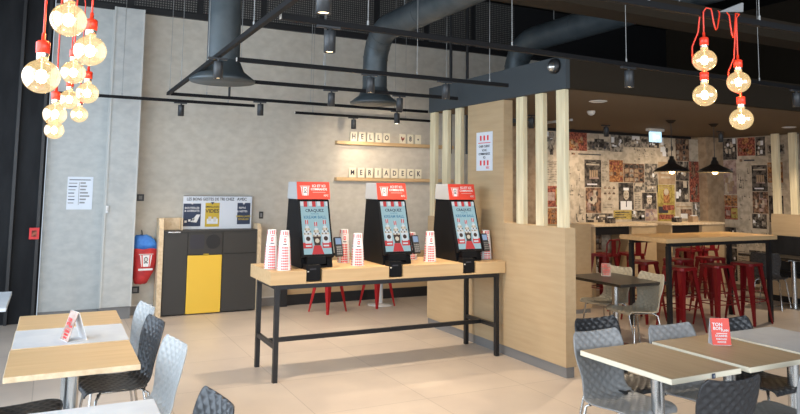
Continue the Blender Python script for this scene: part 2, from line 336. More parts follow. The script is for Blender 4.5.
# ------------------------------------------------------------------ wallpaper mural (one printed surface per wall)
def poster(b, kind, u0, u1, z0, z1, P):
    """P(u,z,d)->xyz ; u0 is left as seen, d = layer"""
    ext = u1-u0; H = z1-z0
    def q(a, c, e, f, k, d=1): b.quad(P(u0+a*ext, z0+e*H, d), P(u0+c*ext, z0+e*H, d), P(u0+c*ext, z0+f*H, d), P(u0+a*ext, z0+f*H, d), k)
    def disc(cu, cz, r, k, d=2, asp=1.0):
        n = 10; pts = [P(u0+cu*ext+math.copysign(1, ext)*r*math.cos(t*2*PI/n), z0+cz*H+r*asp*math.sin(t*2*PI/n), d) for t in range(n)]
        b.add(pts, [tuple(range(n))], k)
    rr = random.random
    def lines(k, n, a=.1, c=.9, e=.1, f=.9, d=2):
        for i in range(n):
            t = e+(f-e)*(i+.3)/n; q(a, a+(c-a)*(.6+.4*rr()), t, t+(f-e)*.45/n, k, d)
    base = {'red': 'redp', 'car': 'mid_p', 'bw': random.choice(['mid_p', 'cream_p', 'dark_p']), 'head': 'cream_p', 'draw': 'cream_p', 'black': 'dark_p', 'group': 'brown_p', 'text': 'cream_p', 'orange': 'orange_p', 'grid': 'brown_p', 'icons': 'cream_p', 'portrait': 'dark_p', 'yellow': 'yellow_p', 'dark': 'dark_p', 'pink': 'pink_p', 'yred': 'yellow_p', 'tan': 'tan', 'redp': 'redp', 'box': 'cream_p', 'redyel': 'redp'}[kind]
    q(0, 1, 0, 1, base)
    E_ = abs(ext)
    if kind in ('bw', 'red', 'redp', 'group', 'pink'):
        pal = {'bw': ['dark_p', 'cream_p', 'mid_p', 'white'], 'red': ['brown_p', 'tan', 'orange_p'], 'redp': ['brown_p', 'pink_p', 'dark_p'], 'group': ['pink_p', 'dark_p', 'cream_p'], 'pink': ['cream_p', 'lilac_p', 'tan']}[kind]
        for i in range(9):
            a = rr()*.75; e = rr()*.75; q(a, a+.1+.22*rr(), e, e+.08+.25*rr() if e < .65 else 1, random.choice(pal), 2+i*.15)
        for i in range(3): disc(.2+.6*rr(), .3+.5*rr(), min(E_, H)*.09, random.choice(pal), 4, 1.3)
    elif kind == 'car':
        q(0, 1, .55, 1, 'cream_p', 2); q(.1, .9, .18, .48, 'dark_p', 3); q(.3, .72, .45, .68, 'dark_p', 3); q(.42, .6, .5, .63, 'mid_p', 4); q(.45, .5, .2, .9, 'mid_p', 4)
        disc(.25, .18, H*.1, 'ink', 4); disc(.75, .18, H*.1, 'ink', 4)
    elif kind == 'head': lines('ink', 1, .25, .8, .35, .75); lines('brown_p', 1, .1, .2, .2, .9)
    elif kind == 'draw':
        for i in range(16): a = rr()*.8+.05; e = rr()*.85+.03; q(a, a+.03+.02*rr(), e, min(.98, e+.03+.10*rr()), 'mid_p', 2); q(a, min(.98, a+.2*rr()), e, e+.012, 'dark_p', 2)
    elif kind == 'black': q(.1, .9, .80, .86, 'cream_p', 2); q(.15, .75, .08, .13, 'white', 2); [q(.3+.13*i, .4+.13*i, .3, .62, 'tan', 2) for i in range(4)]; q(.28, .85, .3, .36, 'pink_p', 3); q(.3, .7, .88, .91, 'mid_p', 2)
    elif kind == 'text': lines('mid_p', 14, .1, .9, .04, .96)
    elif kind in ('orange', 'grid'):
        for i in range(4):
            for j in range(4): q(.06+.235*i, .24+.235*i, .06+.235*j, .23+.235*j, random.choice(['brown_p', 'orange_p', 'tan', 'redp'] if kind == 'orange' else ['dark_p', 'brown_p', 'tan', 'mid_p']), 2)
    elif kind == 'icons':
        for i in range(3):
            for j in (.82, .62, .42): 
                if j > .5 or i == 1: q(.14+.27*i, .30+.27*i, j-.03, j+.02, 'brown_p', 2); q(.18+.27*i, .26+.27*i, j+.03, j+.06, 'dark_p', 2)
        lines('mid_p', 3, .1, .9, .08, .25)
    elif kind in ('portrait', 'dark'):
        q(.12, .88, 0, .32, 'white' if kind == 'portrait' else 'mid_p', 2); disc(.5, .56, E_*.19, 'cream_p', 3, 1.35); q(.32, .68, .72, .82, 'white', 4)
        q(.40, .47, .57, .60, 'ink', 5); q(.54, .61, .57, .60, 'ink', 5); q(.44, .57, .43, .46, 'brown_p', 5); q(.47, .53, .1, .32, 'ink', 5)
    elif kind == 'yellow': lines('dark_p', 3, .08, .92, .1, .9)
    elif kind == 'yred': 
        q(.08, .92, .05, .18, 'redp', 2); q(.05, .6, .22, .40, 'ink', 2); q(.3, .95, .30, .44, 'redp', 3); q(.35, .7, .5, .85, 'orange_p', 2); disc(.52, .8, E_*.14, 'cream_p', 3); lines('tan', 2, .1, .9, .88, .97)
    elif kind == 'box': q(.3, .95, .12, .62, 'brown_p', 2); q(.3, .7, .12, .38, 'white', 3); q(.05, .95, .72, .78, 'tan', 3)
    elif kind == 'redyel': q(.5, 1, .1, .9, 'yellow_p', 2); q(.1, .45, .3, .7, 'pink_p', 3); q(.55, .9, .4, .6, 'orange_p', 3)
    elif kind == 'tan': lines('cream_p', 3, .15, .85, .2, .8)
back_list = [('red', 7.38, 7.8, 2.36, 2.66), ('car', 7.81, 8.31, 2.38, 2.66), ('bw', 8.32, 8.6, 2.37, 2.66), ('bw', 8.61, 9.19, 2.46, 2.66), ('head', 7.38, 8.29, 2.25, 2.35), ('draw', 7.38, 7.73, 1.18, 2.24), ('black', 7.74, 8.1, 1.77, 2.22), ('group', 7.76, 8.09, 1.35, 1.76), ('text', 8.1, 8.27, 1.85, 2.23), ('orange', 8.28, 8.59, 1.86, 2.23), ('grid', 8.6, 9.08, 1.86, 2.18), ('draw', 8.81, 9.41, 2.2, 2.45), ('icons', 8.1, 8.46, 1.39, 1.84), ('portrait', 8.48, 8.82, 1.4, 1.85), ('yellow', 8.36, 8.77, 1.24, 1.39), ('bw', 8.84, 9.4, 1.7, 1.86), ('text', 8.83, 9.01, 1.23, 1.69), ('dark', 9.02, 9.36, 1.41, 1.69), ('pink', 9.09, 9.36, 1.21, 1.41), ('yred', 9.38, 9.81, 1.2, 1.83), ('bw', 9.2, 9.45, 2.47, 2.66), ('bw', 9.46, 9.85, 2.25, 2.66), ('grid', 9.86, 10.2, 2.26, 2.66), ('bw', 9.09, 9.4, 1.86, 2.19), ('tan', 9.42, 9.83, 1.84, 2.23), ('bw', 9.85, 10.18, 1.91, 2.25), ('bw', 9.84, 10.16, 1.53, 1.9), ('redp', 10.19, 10.44, 1.53, 2.26), ('box', 9.82, 10.25, 1.2, 1.53), ('bw', 10.26, 10.44, 1.2, 1.53), ('bw', 7.76, 8.34, 1.18, 1.34), ('bw', 8.77, 9.08, 1.21, 1.38),
    ('bw', 6.92, 7.36, 2.25, 2.64), ('text', 6.92, 7.36, 1.8, 2.2), ('redyel', 6.92, 7.36, 1.45, 1.78), ('orange', 6.92, 7.36, 1.1, 1.43)]
b = MB(); b.box(6.92, 10.445, 8.545, 8.558, .1, 2.66, 'cream_p')
for k, a, c, e, f in back_list: poster(b, k, a, c, e, f, lambda u, z, d: (u, 8.544-.0008*d, z))
for i in range(15):
    a = 6.92+i*.235; poster(b, random.choice(['bw', 'grid', 'text', 'portrait', 'draw']), a, a+.23, .75, 1.14, lambda u, z, d: (u, 8.544-.0008*d, z))
    poster(b, random.choice(['bw', 'draw', 'text', 'dark']), a, a+.23, .15, .72, lambda u, z, d: (u, 8.544-.0008*d, z))
tag(b.build('wallpaper_mural'), 'collage wallpaper of old newspaper pages and black-and-white photos on the far back wall', 'wallpaper')
right_list = [('bw', 8.37, 8.09, 2.3, 2.68), ('red', 8.07, 7.73, 2.36, 2.68), ('bw', 7.72, 7.54, 2.35, 2.68), ('pink', 8.37, 8.11, 1.68, 2.29), ('head', 8.09, 7.54, 2.2, 2.34), ('draw', 8.09, 7.83, 1.18, 2.19), ('black', 7.81, 7.52, 1.74, 2.19), ('group', 7.81, 7.52, 1.36, 1.73), ('car', 7.5, 7.2, 2.37, 2.68), ('text', 7.52, 7.21, 2.24, 2.36), ('orange', 7.51, 7.24, 1.89, 2.23), ('draw', 7.51, 7.23, 1.68, 1.88), ('portrait', 7.51, 7.25, 1.22, 1.67), ('bw', 7.83, 7.56, 1.1, 1.35), ('orange', 8.37, 8.11, 1.47, 1.66), ('redyel', 8.37, 8.11, 1.23, 1.46)]
b = MB(); b.box(10.885, 10.898, 6.95, 8.375, .1, 2.69, 'cream_p')
for k, a, c, e, f in right_list: poster(b, k, a, c, e, f, lambda u, z, d: (10.884-.0008*d, u, z))
for i in range(6):
    a = 8.37-i*.23; poster(b, random.choice(['bw', 'draw']), a, a-.22, .75, 1.09, lambda u, z, d: (10.884-.0008*d, u, z))
    poster(b, random.choice(['bw', 'text']), a, a-.22, .15, .72, lambda u, z, d: (10.884-.0008*d, u, z))
tag(b.build('wallpaper_mural'), 'collage wallpaper behind the right-hand pair of pale posts, around a black poster', 'wallpaper')
# framed dark board at the far right
t = thing('picture_frame', (10.895, 6.72, 1.35), 'tall framed grey board at the right edge behind the pale posts', 'picture frame')
MB().box(-.03, 0, -.4, .12, 0, .85, 'black').build('frame', t); MB().box(-.036, -.03, -.36, .09, .04, .81, 'mid_p').build('picture', t)

# ================================================================== PARTITIONS
def partition(loc, label, y_low, slats, tall, name='slatted_partition'):
    t = thing(name, loc, label, 'partition')
    y0, y1 = y_low
    MB().box(0, .12, y0, y1, .10, 1.375, 'oak_v').box(.12, .125, y0, y1, .1, 1.36, 'oak_v').build('low_wall', t)
    MB().box(.015, .11, y0+.015, y1, 0, .10, 'skirt').build('kick_board', t)
    if tall: MB().box(-.003, .115, tall[0], tall[1], .105, 2.695, 'oak_v').build('tall_panel', t)
    for y in slats: MB().box(.004, .062, y-.06, y+.06, 1.375, 2.695, 'pine', .004).build('slat', t)
    return t
t = partition((4.31, 0, 0), 'oak half-height divider with pale posts and a tall panel, right end of the kiosk table', (5.03, 7.65), (5.09, 5.41, 5.73, 6.95, 7.25, 7.56), (6.0, 6.71))
MB().box(.13, .16, 5.09, 5.5, 2.40, 2.42, 'wire').build('tie_bar', t)
t = partition((10.62, 0, 0), 'far oak divider carrying two pale posts in front of the collage wallpaper', (5.6, 7.30), (7.20, 6.90), None)
# notice on the tall panel
t = thing('wall_notice', (4.305, 6.362, 2.148), 'white notice with red striped bands taped to the tall oak panel', 'notice')
MB().box(-.003, 0, -.16, .16, -.217, .217, 'poster_white').build('sheet', t)
b = MB()
for z in (.15, -.13):
    for i in range(3): b.box(-.0045, -.003, .055-.07*i, .025+.055-.07*i+.005, z-.028, z+.028, 'red_print')
for z in (.095,): b.box(-.0045, -.003, -.12, .12, z-.004, z+.004, 'red_print')
for i, (z, wd, s) in enumerate(((.055, .16, 'CHER CLIENT'), (.01, .2, 'VOUS'), (-.03, .16, 'COMMANDEZ'), (-.07, .10, 'ICI'))):
    b.text(s, .035, 'ink', face_minus_x(-.004, 0, z), bold=True)
b.text('KFC', .035, 'red_print', face_minus_x(-.004, -.07, -.185), bold=True)
b.build('print', t)
# dome camera on the bulkhead
t = thing('dome_camera', (4.305, 5.14, 2.93), 'round black dome camera on the slate bulkhead corner', 'camera')
b = MB(); b.X = Matrix.Rotation(R(-90), 4, 'Y'); b.lathe([(.0, .0), (.075, .0), (.075, .03), (.06, .05), (0, .05)], (0, 0, 0), 'black', 24); b.build('housing', t)
b = MB(); b.X = Matrix.Translation((-.045, 0, -.01)); b.lathe([(.048*math.cos(a), .048*math.sin(a)) for a in [R(x) for x in range(-90, 91, 15)]], (0, 0, 0), 'chrome', 20); b.build('lens_dome', t)

# divider behind, standing beside the dark table
t = thing('oak_screen', (0, 0, 0), 'plain oak screen standing behind the low divider, beside the dark table', 'screen')
MB().box(5.3, 6.90, 7.50, 7.58, .06, 1.245, 'oak_v').build('panel', t); MB().box(5.31, 6.89, 7.51, 7.57, 0, .06, 'skirt').build('kick_board', t)

# ================================================================== KIOSK TABLE
kx = (2.175, 3.01, 3.85)
t = thing('kiosk_table', (0, 0, 0), 'long oak table on a black steel frame carrying three kiosks', 'table')
Y0, Y1, Z0, Z1 = 5.955, 6.635, .855, .975
b = MB(); x = 1.765
for c in kx+(None,):
    e = c-.078 if c else 4.297
    b.box(x, e, Y0, 6.06, Z0, Z1, 'oak_x'); 
    if c: b.box(e, e+.156, Y0, 6.06, Z0, Z0+.012, 'oak_x')
    x = e+.156
b.box(1.765, 4.297, 6.06, Y1, Z0, Z1, 'oak_x'); b.build('table_top', t)
for (x, y) in ((1.825, 5.99), (1.825, 6.575), (4.2, 5.99), (4.2, 6.575)): MB().box(x, x+.042, y, y+.042, 0, Z0-.045, 'steel_black').build('leg', t)
MB().box(1.825, 4.242, 5.99, 6.03, .81, .855, 'steel_black').box(1.825, 4.242, 6.575, 6.615, .81, .855, 'steel_black').box(1.825, 1.865, 6.03, 6.575, .81, .855, 'steel_black').box(4.2, 4.24, 6.03, 6.575, .81, .855, 'steel_black').build('top_frame', t)
MB().box(1.83, 1.862, 6.032, 6.575, .285, .325, 'steel_black').box(4.205, 4.237, 6.032, 6.575, .285, .325, 'steel_black').box(1.862, 4.205, 6.28, 6.312, .285, .325, 'steel_black').build('stretcher', t)

def bucket(b, cx, cz, s, y):
    """striped bucket emblem with a bow-tied face, on a tilted header plane"""
    b.prism([(cx-.5*s, cz+.45*s), (cx+.5*s, cz+.45*s), (cx+.36*s, cz-.55*s), (cx-.36*s, cz-.55*s)], 1, y, y-.001, 'white')
    for i in (-1, 1): b.prism([(cx+i*.34*s-.05*s, cz+.45*s), (cx+i*.34*s+.05*s, cz+.45*s), (cx+i*.27*s+.04*s, cz-.55*s), (cx+i*.27*s-.04*s, cz-.55*s)], 1, y-.001, y-.002, 'red_header')
    n = 14; b.prism([(cx+.17*s*math.cos(2*PI*i/n), cz+.08*s+.22*s*math.sin(2*PI*i/n)) for i in range(n)], 1, y-.001, y-.002, 'ink')
    b.prism([(cx+.12*s*math.cos(2*PI*i/n), cz+.08*s+.15*s*math.sin(2*PI*i/n)) for i in range(n)], 1, y-.002, y-.003, 'offwhite')
    b.prism([(cx-.16*s, cz-.16*s), (cx-.16*s, cz-.28*s), (cx, cz-.22*s), (cx+.16*s, cz-.28*s), (cx+.16*s, cz-.16*s)], 1, y-.001, y-.002, 'ink')
    b.box(cx-.6*s, cx+.6*s, y-.002, y, cz+.5*s, cz+.56*s, 'offwhite')
def kiosk():
    t = thing('order_kiosk', (0, 0, 0), 'black order kiosk at the left end, screen tilted back under a red header', 'kiosk')
    # local: x 0 = screen centre, y 0 = table front side of the foot, z 0 = table top
    # body: A-shaped side profile
    prof = [(.13, .02), (.64, .02), (.64, .06), (.565, .635), (.295, .635)]
    b = MB(); b.prism(prof, 0, -.155, -.10, 'kiosk'); b.prism(prof, 0, .10, .155, 'kiosk')
    b.prism([(.15, .10), (.30, .64), (.33, .64), (.20, .10)], 0, -.10, .10, 'kiosk'); b.box(-.155, .155, .13, .64, 0, .02, 'kiosk'); b.box(-.10, .10, .33, .56, .60, .635, 'kiosk')
    b.build('body', t)
    # screen slab, tilted: bottom y .115 z .09 to top y .295 z .64
    T = Matrix.Translation((0, .118, .105)) @ Matrix.Rotation(-math.atan2(.175, .53), 4, 'X')
    b = MB(); b.X = T; b.box(-.158, .158, -.02, .018, -.012, .548, 'kiosk', .006); sc = b.build('screen_frame', t)
    b = MB(); b.X = T; y = -.0215
    def q(x0, x1, z0, z1, k, l=0): b.quad((x0, y-.0006*l, z0), (x1, y-.0006*l, z0), (x1, y-.0006*l, z1), (x0, y-.0006*l, z1), k)
    q(-.138, .138, .018, .528, 's_bg')
    for i in range(3): q(-.105+.085*i, -.068+.085*i, .475, .528, 's_red', 1)
    for i in range(4): q(-.138+.085*i if i else -.138, -.105+.085*i if i < 3 else .138, .485, .528, 's_white', 1)
    b.text('CRAQUEZ', .040, 's_ink', Matrix.Translation((0, y-.001, .437)) @ Matrix.Rotation(R(90), 4, 'X'), bold=True)
    b.text('POUR UN', .018, 's_blue', Matrix.Translation((0, y-.001, .405)) @ Matrix.Rotation(R(90), 4, 'X'))
    b.text('KREAM BALL', .040, 's_blue', Matrix.Translation((0, y-.001, .372)) @ Matrix.Rotation(R(90), 4, 'X'), bold=True)
    for i in range(3):
        cx = -.088+.088*i; zz = .17 if i != 1 else .15
        q(cx-.014, cx+.014, zz+.135, zz+.175, 's_red', 2); q(cx-.004, cx+.004, zz+.12, zz+.18, 's_white', 3)
        n = 12
        for rr_, dz, k, l in ((.042, .050, 's_cream', 3), (.036, .075, 's_white', 4), (.029, .097, 's_cream', 5), (.019, .118, 's_white', 6)):
            b.add([(cx+rr_*math.cos(2*PI*j/n), y-.0006*l, zz+dz-.01+rr_*.6*math.sin(2*PI*j/n)) for j in range(n)], [tuple(range(n))], k)
        for j in range(9): q(cx-.032+.0075*j, cx-.026+.0075*j, zz+.035+.021*(j*2 % 5 % 3), zz+.052+.021*(j*2 % 5 % 3), 's_choc', 7)
        b.add([(cx-.040, y-.005, zz+.035), (cx+.040, y-.005, zz+.035), (cx+.029, y-.005, zz-.05), (cx-.029, y-.005, zz-.05)], [(3, 2, 1, 0)], 's_white' if i != 1 else 's_choc')
        b.add([(cx+.022*math.cos(2*PI*j/n), y-.0056, zz-.005+.022*math.sin(2*PI*j/n)) for j in range(n)], [tuple(range(n))], 's_choc' if i != 1 else 's_cream')
    q(-.138, -.05, .075, .13, 's_red', 2); q(.05, .138, .075, .13, 's_red', 2); q(-.115, -.06, .09, .105, 's_white', 3); q(.06, .115, .09, .105, 's_white', 3)
    b.add([(-.06, y-.0025, .018), (.06, y-.0025, .018), (.035, y-.0025, .10), (-.035, y-.0025, .10)], [(0, 1, 2, 3)], 's_red')
    b.build('display', sc)
    # header: red front plate, pale sides
    b = MB(); b.prism([(.262, .635), (.57, .635), (.545, .80), (.30, .80)], 0, -.165, .165, 'kiosk_side'); hd = b.build('header', t)
    T = Matrix.Translation((0, .2605, .635)) @ Matrix.Rotation(-math.atan2(.038, .165), 4, 'X')
    b = MB(); b.X = T; b.box(-.165, .165, -.004, 0, 0, .169, 'red_header')
    bucket(b, -.085, .082, .085, -.004)
    b.text('ICI ET ICI', .034, 'white', Matrix.Translation((.055, -.005, .128)) @ Matrix.Rotation(R(90), 4, 'X'), bold=True)
    b.text('COMMANDE', .029, 'white', Matrix.Translation((.055, -.005, .096)) @ Matrix.Rotation(R(90), 4, 'X'), bold=True)
    b.box(-.01, .12, -.005, -.004, .066, .069, 'offwhite'); b.text('KFC', .026, 'offwhite', Matrix.Translation((.125, -.005, .035)) @ Matrix.Rotation(R(90), 4, 'X'), bold=True)
    b.build('sign_plate', hd)
    # foot in the table notch, ticket slot
    b = MB(); b.box(-.143, -.007, .012, .12, -.10, .045, 'kiosk', .004); b.box(-.12, .06, .06, .15, .045, .11, 'kiosk')
    b.build('foot', t); MB().box(-.11, -.05, .009, .012, .0, .012, 'ink').box(-.135, -.12, .008, .012, -.02, -.01, 'offwhite').build('ticket_slot', t)
    # card terminal on a side arm
    b = MB(); b.box(.15, .235, .20, .22, .10, .125, 'grommet'); b.X = Matrix.Translation((.225, .17, .19)) @ Matrix.Rotation(R(-22), 4, 'X'); b.box(-.038, .038, -.016, .016, -.10, .09, 'grommet', .005); tm = b.build('card_terminal', t)
    b = MB(); b.X = Matrix.Translation((.225, .17, .19)) @ Matrix.Rotation(R(-22), 4, 'X'); b.box(-.028, .028, -.018, -.016, .015, .075, 's_term')
    for i in range(3):
        for j in range(4): b.box(-.026+.019*i, -.012+.019*i, -.018, -.016, -.085+.022*j, -.071+.022*j, 'skirt')
    b.build('keypad', tm)
    return t
k0 = kiosk(); k0.location = (2.245, 5.955, .9755)
dup(k0, (3.085, 5.955, .9755), 0, 'middle black order kiosk on the oak table, between the other two')
dup(k0, (3.925, 5.955, .9755), 0, 'right-hand black order kiosk, nearest the tall oak panel')
k0['group'] = 'order kiosks'
for o in COL.objects:
    if o.get('category') == 'kiosk': o['group'] = 'order kiosks'

# ------------------------------------------------------------------ stacked paper cups (upside down, nested)
def cup():
    b = MB(); r0, r1, h = .060, .044, .165; n = 24
    for j in range(n):
        a0 = 2*PI*j/n; a1 = 2*PI*(j+1)/n
        k = 'white'
        b.add([(r0*math.cos(a0), r0*math.sin(a0), 0), (r0*math.cos(a1), r0*math.sin(a1), 0), (r1*math.cos(a1), r1*math.sin(a1), h), (r1*math.cos(a0), r1*math.sin(a0), h)], [(0, 1, 2, 3)], k, True)
    b.lathe([(r0, 0), (r0+.002, .001), (r0+.002, .004), (r0-.0005, .005)], (0, 0, 0), 'white', n)
    b.lathe([(r1, h), (r1-.003, h-.001), (r1-.003, h-.006), (0, h-.006)], (0, 0, 0), 'white', n)
    def band(a0, a1, z0, z1, k, off=.0006):
        m = 4; vs = []
        for i in range(m+1):
            a = R(a0+(a1-a0)*i/m)
            for z in (z0, z1): r = r0+(r1-r0)*z/h+off; vs.append((r*math.cos(a), r*math.sin(a), z))
        b.add(vs, [(2*i, 2*i+2, 2*i+3, 2*i+1) for i in range(m)], k, True)
    for k in range(4):
        c = -105+90*k
        for d in (-26, -4, 18): band(c+d, c+d+12, .125, .160, 'red_print')
        band(c-20, c+22, .110, .116, 'red_print'); band(c-12, c+14, .062, .098, 'red_print'); band(c-4, c+6, .072, .088, 'white', .001); band(c-20, c+22, .040, .048, 'ink')
        for d in (-30, -14, 2, 18): band(c+d, c+d+12, .006, .020, 'red_print')
    return tag(b.build('paper_cup'), '-', 'cup')
c0 = cup(); first = True
stacks = [(1.84, 6.20, 9, 'left cup stack at the table corner, half behind its neighbour'), (1.915, 6.05, 9, 'cup stack touching the left kiosk'),
          (2.65, 6.42, 8, 'rear cup stack right of the left kiosk'), (2.68, 6.14, 7, 'front cup stack between the left and middle kiosks'),
          (3.44, 6.46, 6, 'rear cup stack right of the middle kiosk'), (3.52, 6.20, 7, 'front cup stack between the middle and right kiosks'),
          (4.20, 6.44, 7, 'rear cup stack against the tall oak panel'), (4.225, 6.22, 7, 'front cup stack against the tall oak panel')]
for (x, y, n, who) in stacks:
    for i in range(n):
        lab = ('topmost paper cup, ' if i == n-1 else 'lowest upside-down paper cup, ' if i == 0 else 'nested upside-down paper cup, ')+who
        if first: o = c0; o.location = (x, y, .9765); o['label'] = lab; first = False
        else: o = dup(c0, (x, y, 0.9765+.0235*i), 0, lab)
        q = 1.08-.022*i; o.scale = (q, q, 1)
        o['group'] = 'nested paper cups, '+who

# ================================================================== RECYCLING STATION
t = thing('recycling_station', (0, 0, 0), 'charcoal waste sorting cabinet with a yellow door and oak sides', 'waste cabinet')
MB().box(1.345, 2.605, 9.50, 9.72, .02, 1.09, 'charcoal').box(1.345, 2.605, 9.49, 9.72, 1.09, 1.115, 'charcoal').build('carcass', t)
b = MB().prism([(9.44, 0), (9.72, 0), (9.72, 1.275), (9.52, 1.275), (9.47, 1.15)], 0, 1.285, 1.345, 'oak_floor_edge'); b.build('side_panel', t)
b = MB().prism([(9.44, 0), (9.72, 0), (9.72, 1.19), (9.52, 1.19), (9.47, 1.12)], 0, 2.605, 2.655, 'oak_floor_edge'); b.build('side_panel', t)
MB().box(1.345, 1.60, 9.69, 9.72, 1.115, 1.275, 'oak_floor_edge').box(1.585, 1.60, 9.56, 9.69, 1.115, 1.275, 'oak_floor_edge').build('tray_guard', t)
MB().box(1.40, 1.56, 9.462, 9.488, 1.085, 1.105, 'chrome', .003).build('tray_rail', t)
MB().box(1.36, 1.655, 9.482, 9.50, .02, 1.08, 'charcoal').build('door', t)
d = MB().box(1.665, 2.12, 9.478, 9.50, .015, .78, 'yellow', .003).build('door', t); d['label'] = 'yellow door'
h = MB().box(1.87, 1.94, 9.474, 9.482, .785, .80, 'mustard').build('door_tab', t)
MB().box(2.13, 2.60, 9.482, 9.50, .02, .79, 'charcoal').build('door', t)
MB().box(2.13, 2.60, 9.484, 9.50, .80, 1.08, 'charcoal').build('door', t)
b = MB().box(1.665, 2.12, 9.484, 9.50, .80, 1.08, 'charcoal').box(1.69, 1.875, 9.480, 9.486, .865, 1.055, 'ink')
b.X = Matrix.Translation((1.995, 9.486, .96)) @ Matrix.Rotation(R(90), 4, 'X'); b.cyl((0, 0, 0), .098, -.002, .006, 'black', 28); b.build('drop_openings', t)
# sorting instructions board standing on top
t = thing('sorting_board', (0, 9.70, 1.117), 'white sorting instructions board standing on the waste cabinet, yellow centre panel', 'sign')
MB().box(1.615, 2.565, -.006, .008, 0, .46, 'poster_white').build('board', t)
b = MB(); y = -.0065
b.box(1.62, 1.855, y-.001, y, .04, .35, 'navy').box(1.915, 2.11, y-.001, y, .03, .36, 'mustard').box(2.36, 2.545, y-.001, y, .06, .36, 'navy')
b.box(2.12, 2.34, y-.001, y, .03, .36, 'poster_white').box(1.615, 2.565, y-.001, y, .45, .46, 'skirt')
P = lambda x, z: Matrix.Translation((x, y-.0015, z)) @ Matrix.Rotation(R(90), 4, 'X')
b.text('LES BONS GESTES DE TRI CHEZ', .056, 'ink', P(1.985, .41), bold=True, sx=.83); b.text('AVEC', .056, 'ink', P(2.42, .41), bold=True)
for s, x, z, k in (('BOUTEILLES', 1.735, .29, 'white'), ('& GOBELETS', 1.735, .25, 'white'), ('REPAS', 2.43, .29, 'white'), ('& RESTES', 2.43, .24, 'white'), ('EMBALLAGES', 2.45, .17, 'mustard'), ('SOUILLES', 2.45, .13, 'mustard')):
    b.text(s, .036, k, P(x, z), bold=True)
b.text('EMBALLAGES', .032, 'ink', P(2.01, .305), bold=True); b.text('VIDES', .072, 'ink', P(2.01, .245), bold=True)
b.box(1.94, 2.09, y-.002, y-.001, .07, .14, 'poster_white').box(1.96, 2.0, y-.003, y-.002, .11, .17, 'offwhite').box(2.03, 2.07, y-.003, y-.002, .10, .165, 'offwhite')
b.prism([(1.72, .10), (1.80, .20), (1.85, .20), (1.80, .09)], 1, y-.001, y-.002, 'white')
for i in range(3): b.box(1.64+.05*i, 1.67+.05*i, y-.002, y-.001, .09+.015*i, .12+.015*i, 'white')
for x in (1.735, 2.01, 2.45): b.prism([(x-.025, .37), (x+.025, .37), (x, .335)], 1, y-.001, y-.003, 'white' if x != 2.01 else 'navy')
b.build('printed_panels', t)

# extinguisher-cover style bag hung on the wall
t = thing('hanging_bag', (1.15, 9.75, 0), 'red pouch with blue top and white emblem, hanging on the wall beside the waste cabinet', 'bag')
def sack(zs, k):
    b = MB(); n = 20; vs = []; fs = []
    for (z, wx, wy, dx) in zs:
        for j in range(n): a = 2*PI*j/n; vs.append((dx+.85*wx*math.cos(a), -.10+wy*math.sin(a), z+.006*math.sin(5*a+z*30)))
    for i in range(len(zs)-1):
        for j in range(n): fs.append((i*n+j, i*n+(j+1) % n, (i+1)*n+(j+1) % n, (i+1)*n+j))
    fs.append(tuple(reversed(range(n)))); fs.append(tuple(range((len(zs)-1)*n, len(zs)*n)))
    return b.add(vs, fs, k, True)
sack([(.42, .06, .035, -.05), (.435, .095, .055, -.045), (.50, .125, .07, -.035), (.60, .155, .08, -.01), (.75, .178, .085, .0), (.86, .182, .08, 0), (.885, .180, .078, 0)], 'bag_red').build('pouch', t)
sack([(.88, .183, .08, 0), (.94, .175, .075, -.005), (.99, .155, .068, -.02), (1.03, .125, .055, -.04), (1.055, .08, .035, -.06)], 'bag_blue').build('hood', t)
b = MB(); bucket(b, .0, .73, .15, -.187); b.box(-.09, .09, -.188, -.186, .60, .625, 'white'); b.build('emblem', t)
MB().tube([(-.05, -.085, 1.06), (-.05, -.05, 1.10), (-.05, -.002, 1.11)], .006, 'black').build('hook', t)

# small wall things
def wallbox(name, x, z, wx, wz, k, label, cat, y=9.75, inner='ink'):
    t = thing(name, (x, y, z), label, cat)
    MB().box(-wx, wx, -.012, 0, -wz, wz, k, .002).build('plate', t); MB().box(-wx*.5, wx*.5, -.014, -.012, -wz*.55, wz*.55, inner).build('insert', t); return t
wallbox('wall_socket', 1.065, 1.545, .045, .045, 'socket', 'black socket plate on the grey wall above the red pouch', 'socket', inner='skirt')
wallbox('wall_socket', 1.055, .33, .05, .045, 'socket', 'black socket plate low on the grey wall beneath the red pouch', 'socket', inner='skirt')
wallbox('wall_switch', .645, 1.40, .016, .045, 'white', 'small white switch on the edge of the proud grey panel', 'switch', 9.51, 'offwhite')
wallbox('wall_switch', 2.72, 1.30, .03, .05, 'socket', 'small dark switch on the wall just right of the waste cabinet', 'switch', inner='skirt')
wallbox('alarm_point', -.165, 1.10, .055, .07, 'red_print', 'red alarm call point on the black cladding at left', 'alarm', 9.638, 'redp')
t = thing('wall_poster', (.325, 9.722, 1.60), 'white printed plan sheet taped on the flat grey panel', 'poster')
MB().box(-.15, .15, -.003, 0, -.21, .21, 'poster_white').build('sheet', t)
b = MB(); b.box(-.13, .12, -.0045, -.003, .165, .175, 'ink').box(-.015, -.01, -.0045, -.003, -.15, .14, 'skirt')
for i in range(7):
    z = .12-.042*i; b.box(-.135, -.135+.06+.04*random.random(), -.0045, -.003, z, z+.012, 'navy' if i % 2 else 'chair_grey')
    b.box(.0, .05+.07*random.random(), -.0045, -.003, z, z+.02, 'chair_grey')
b.build('print', t)

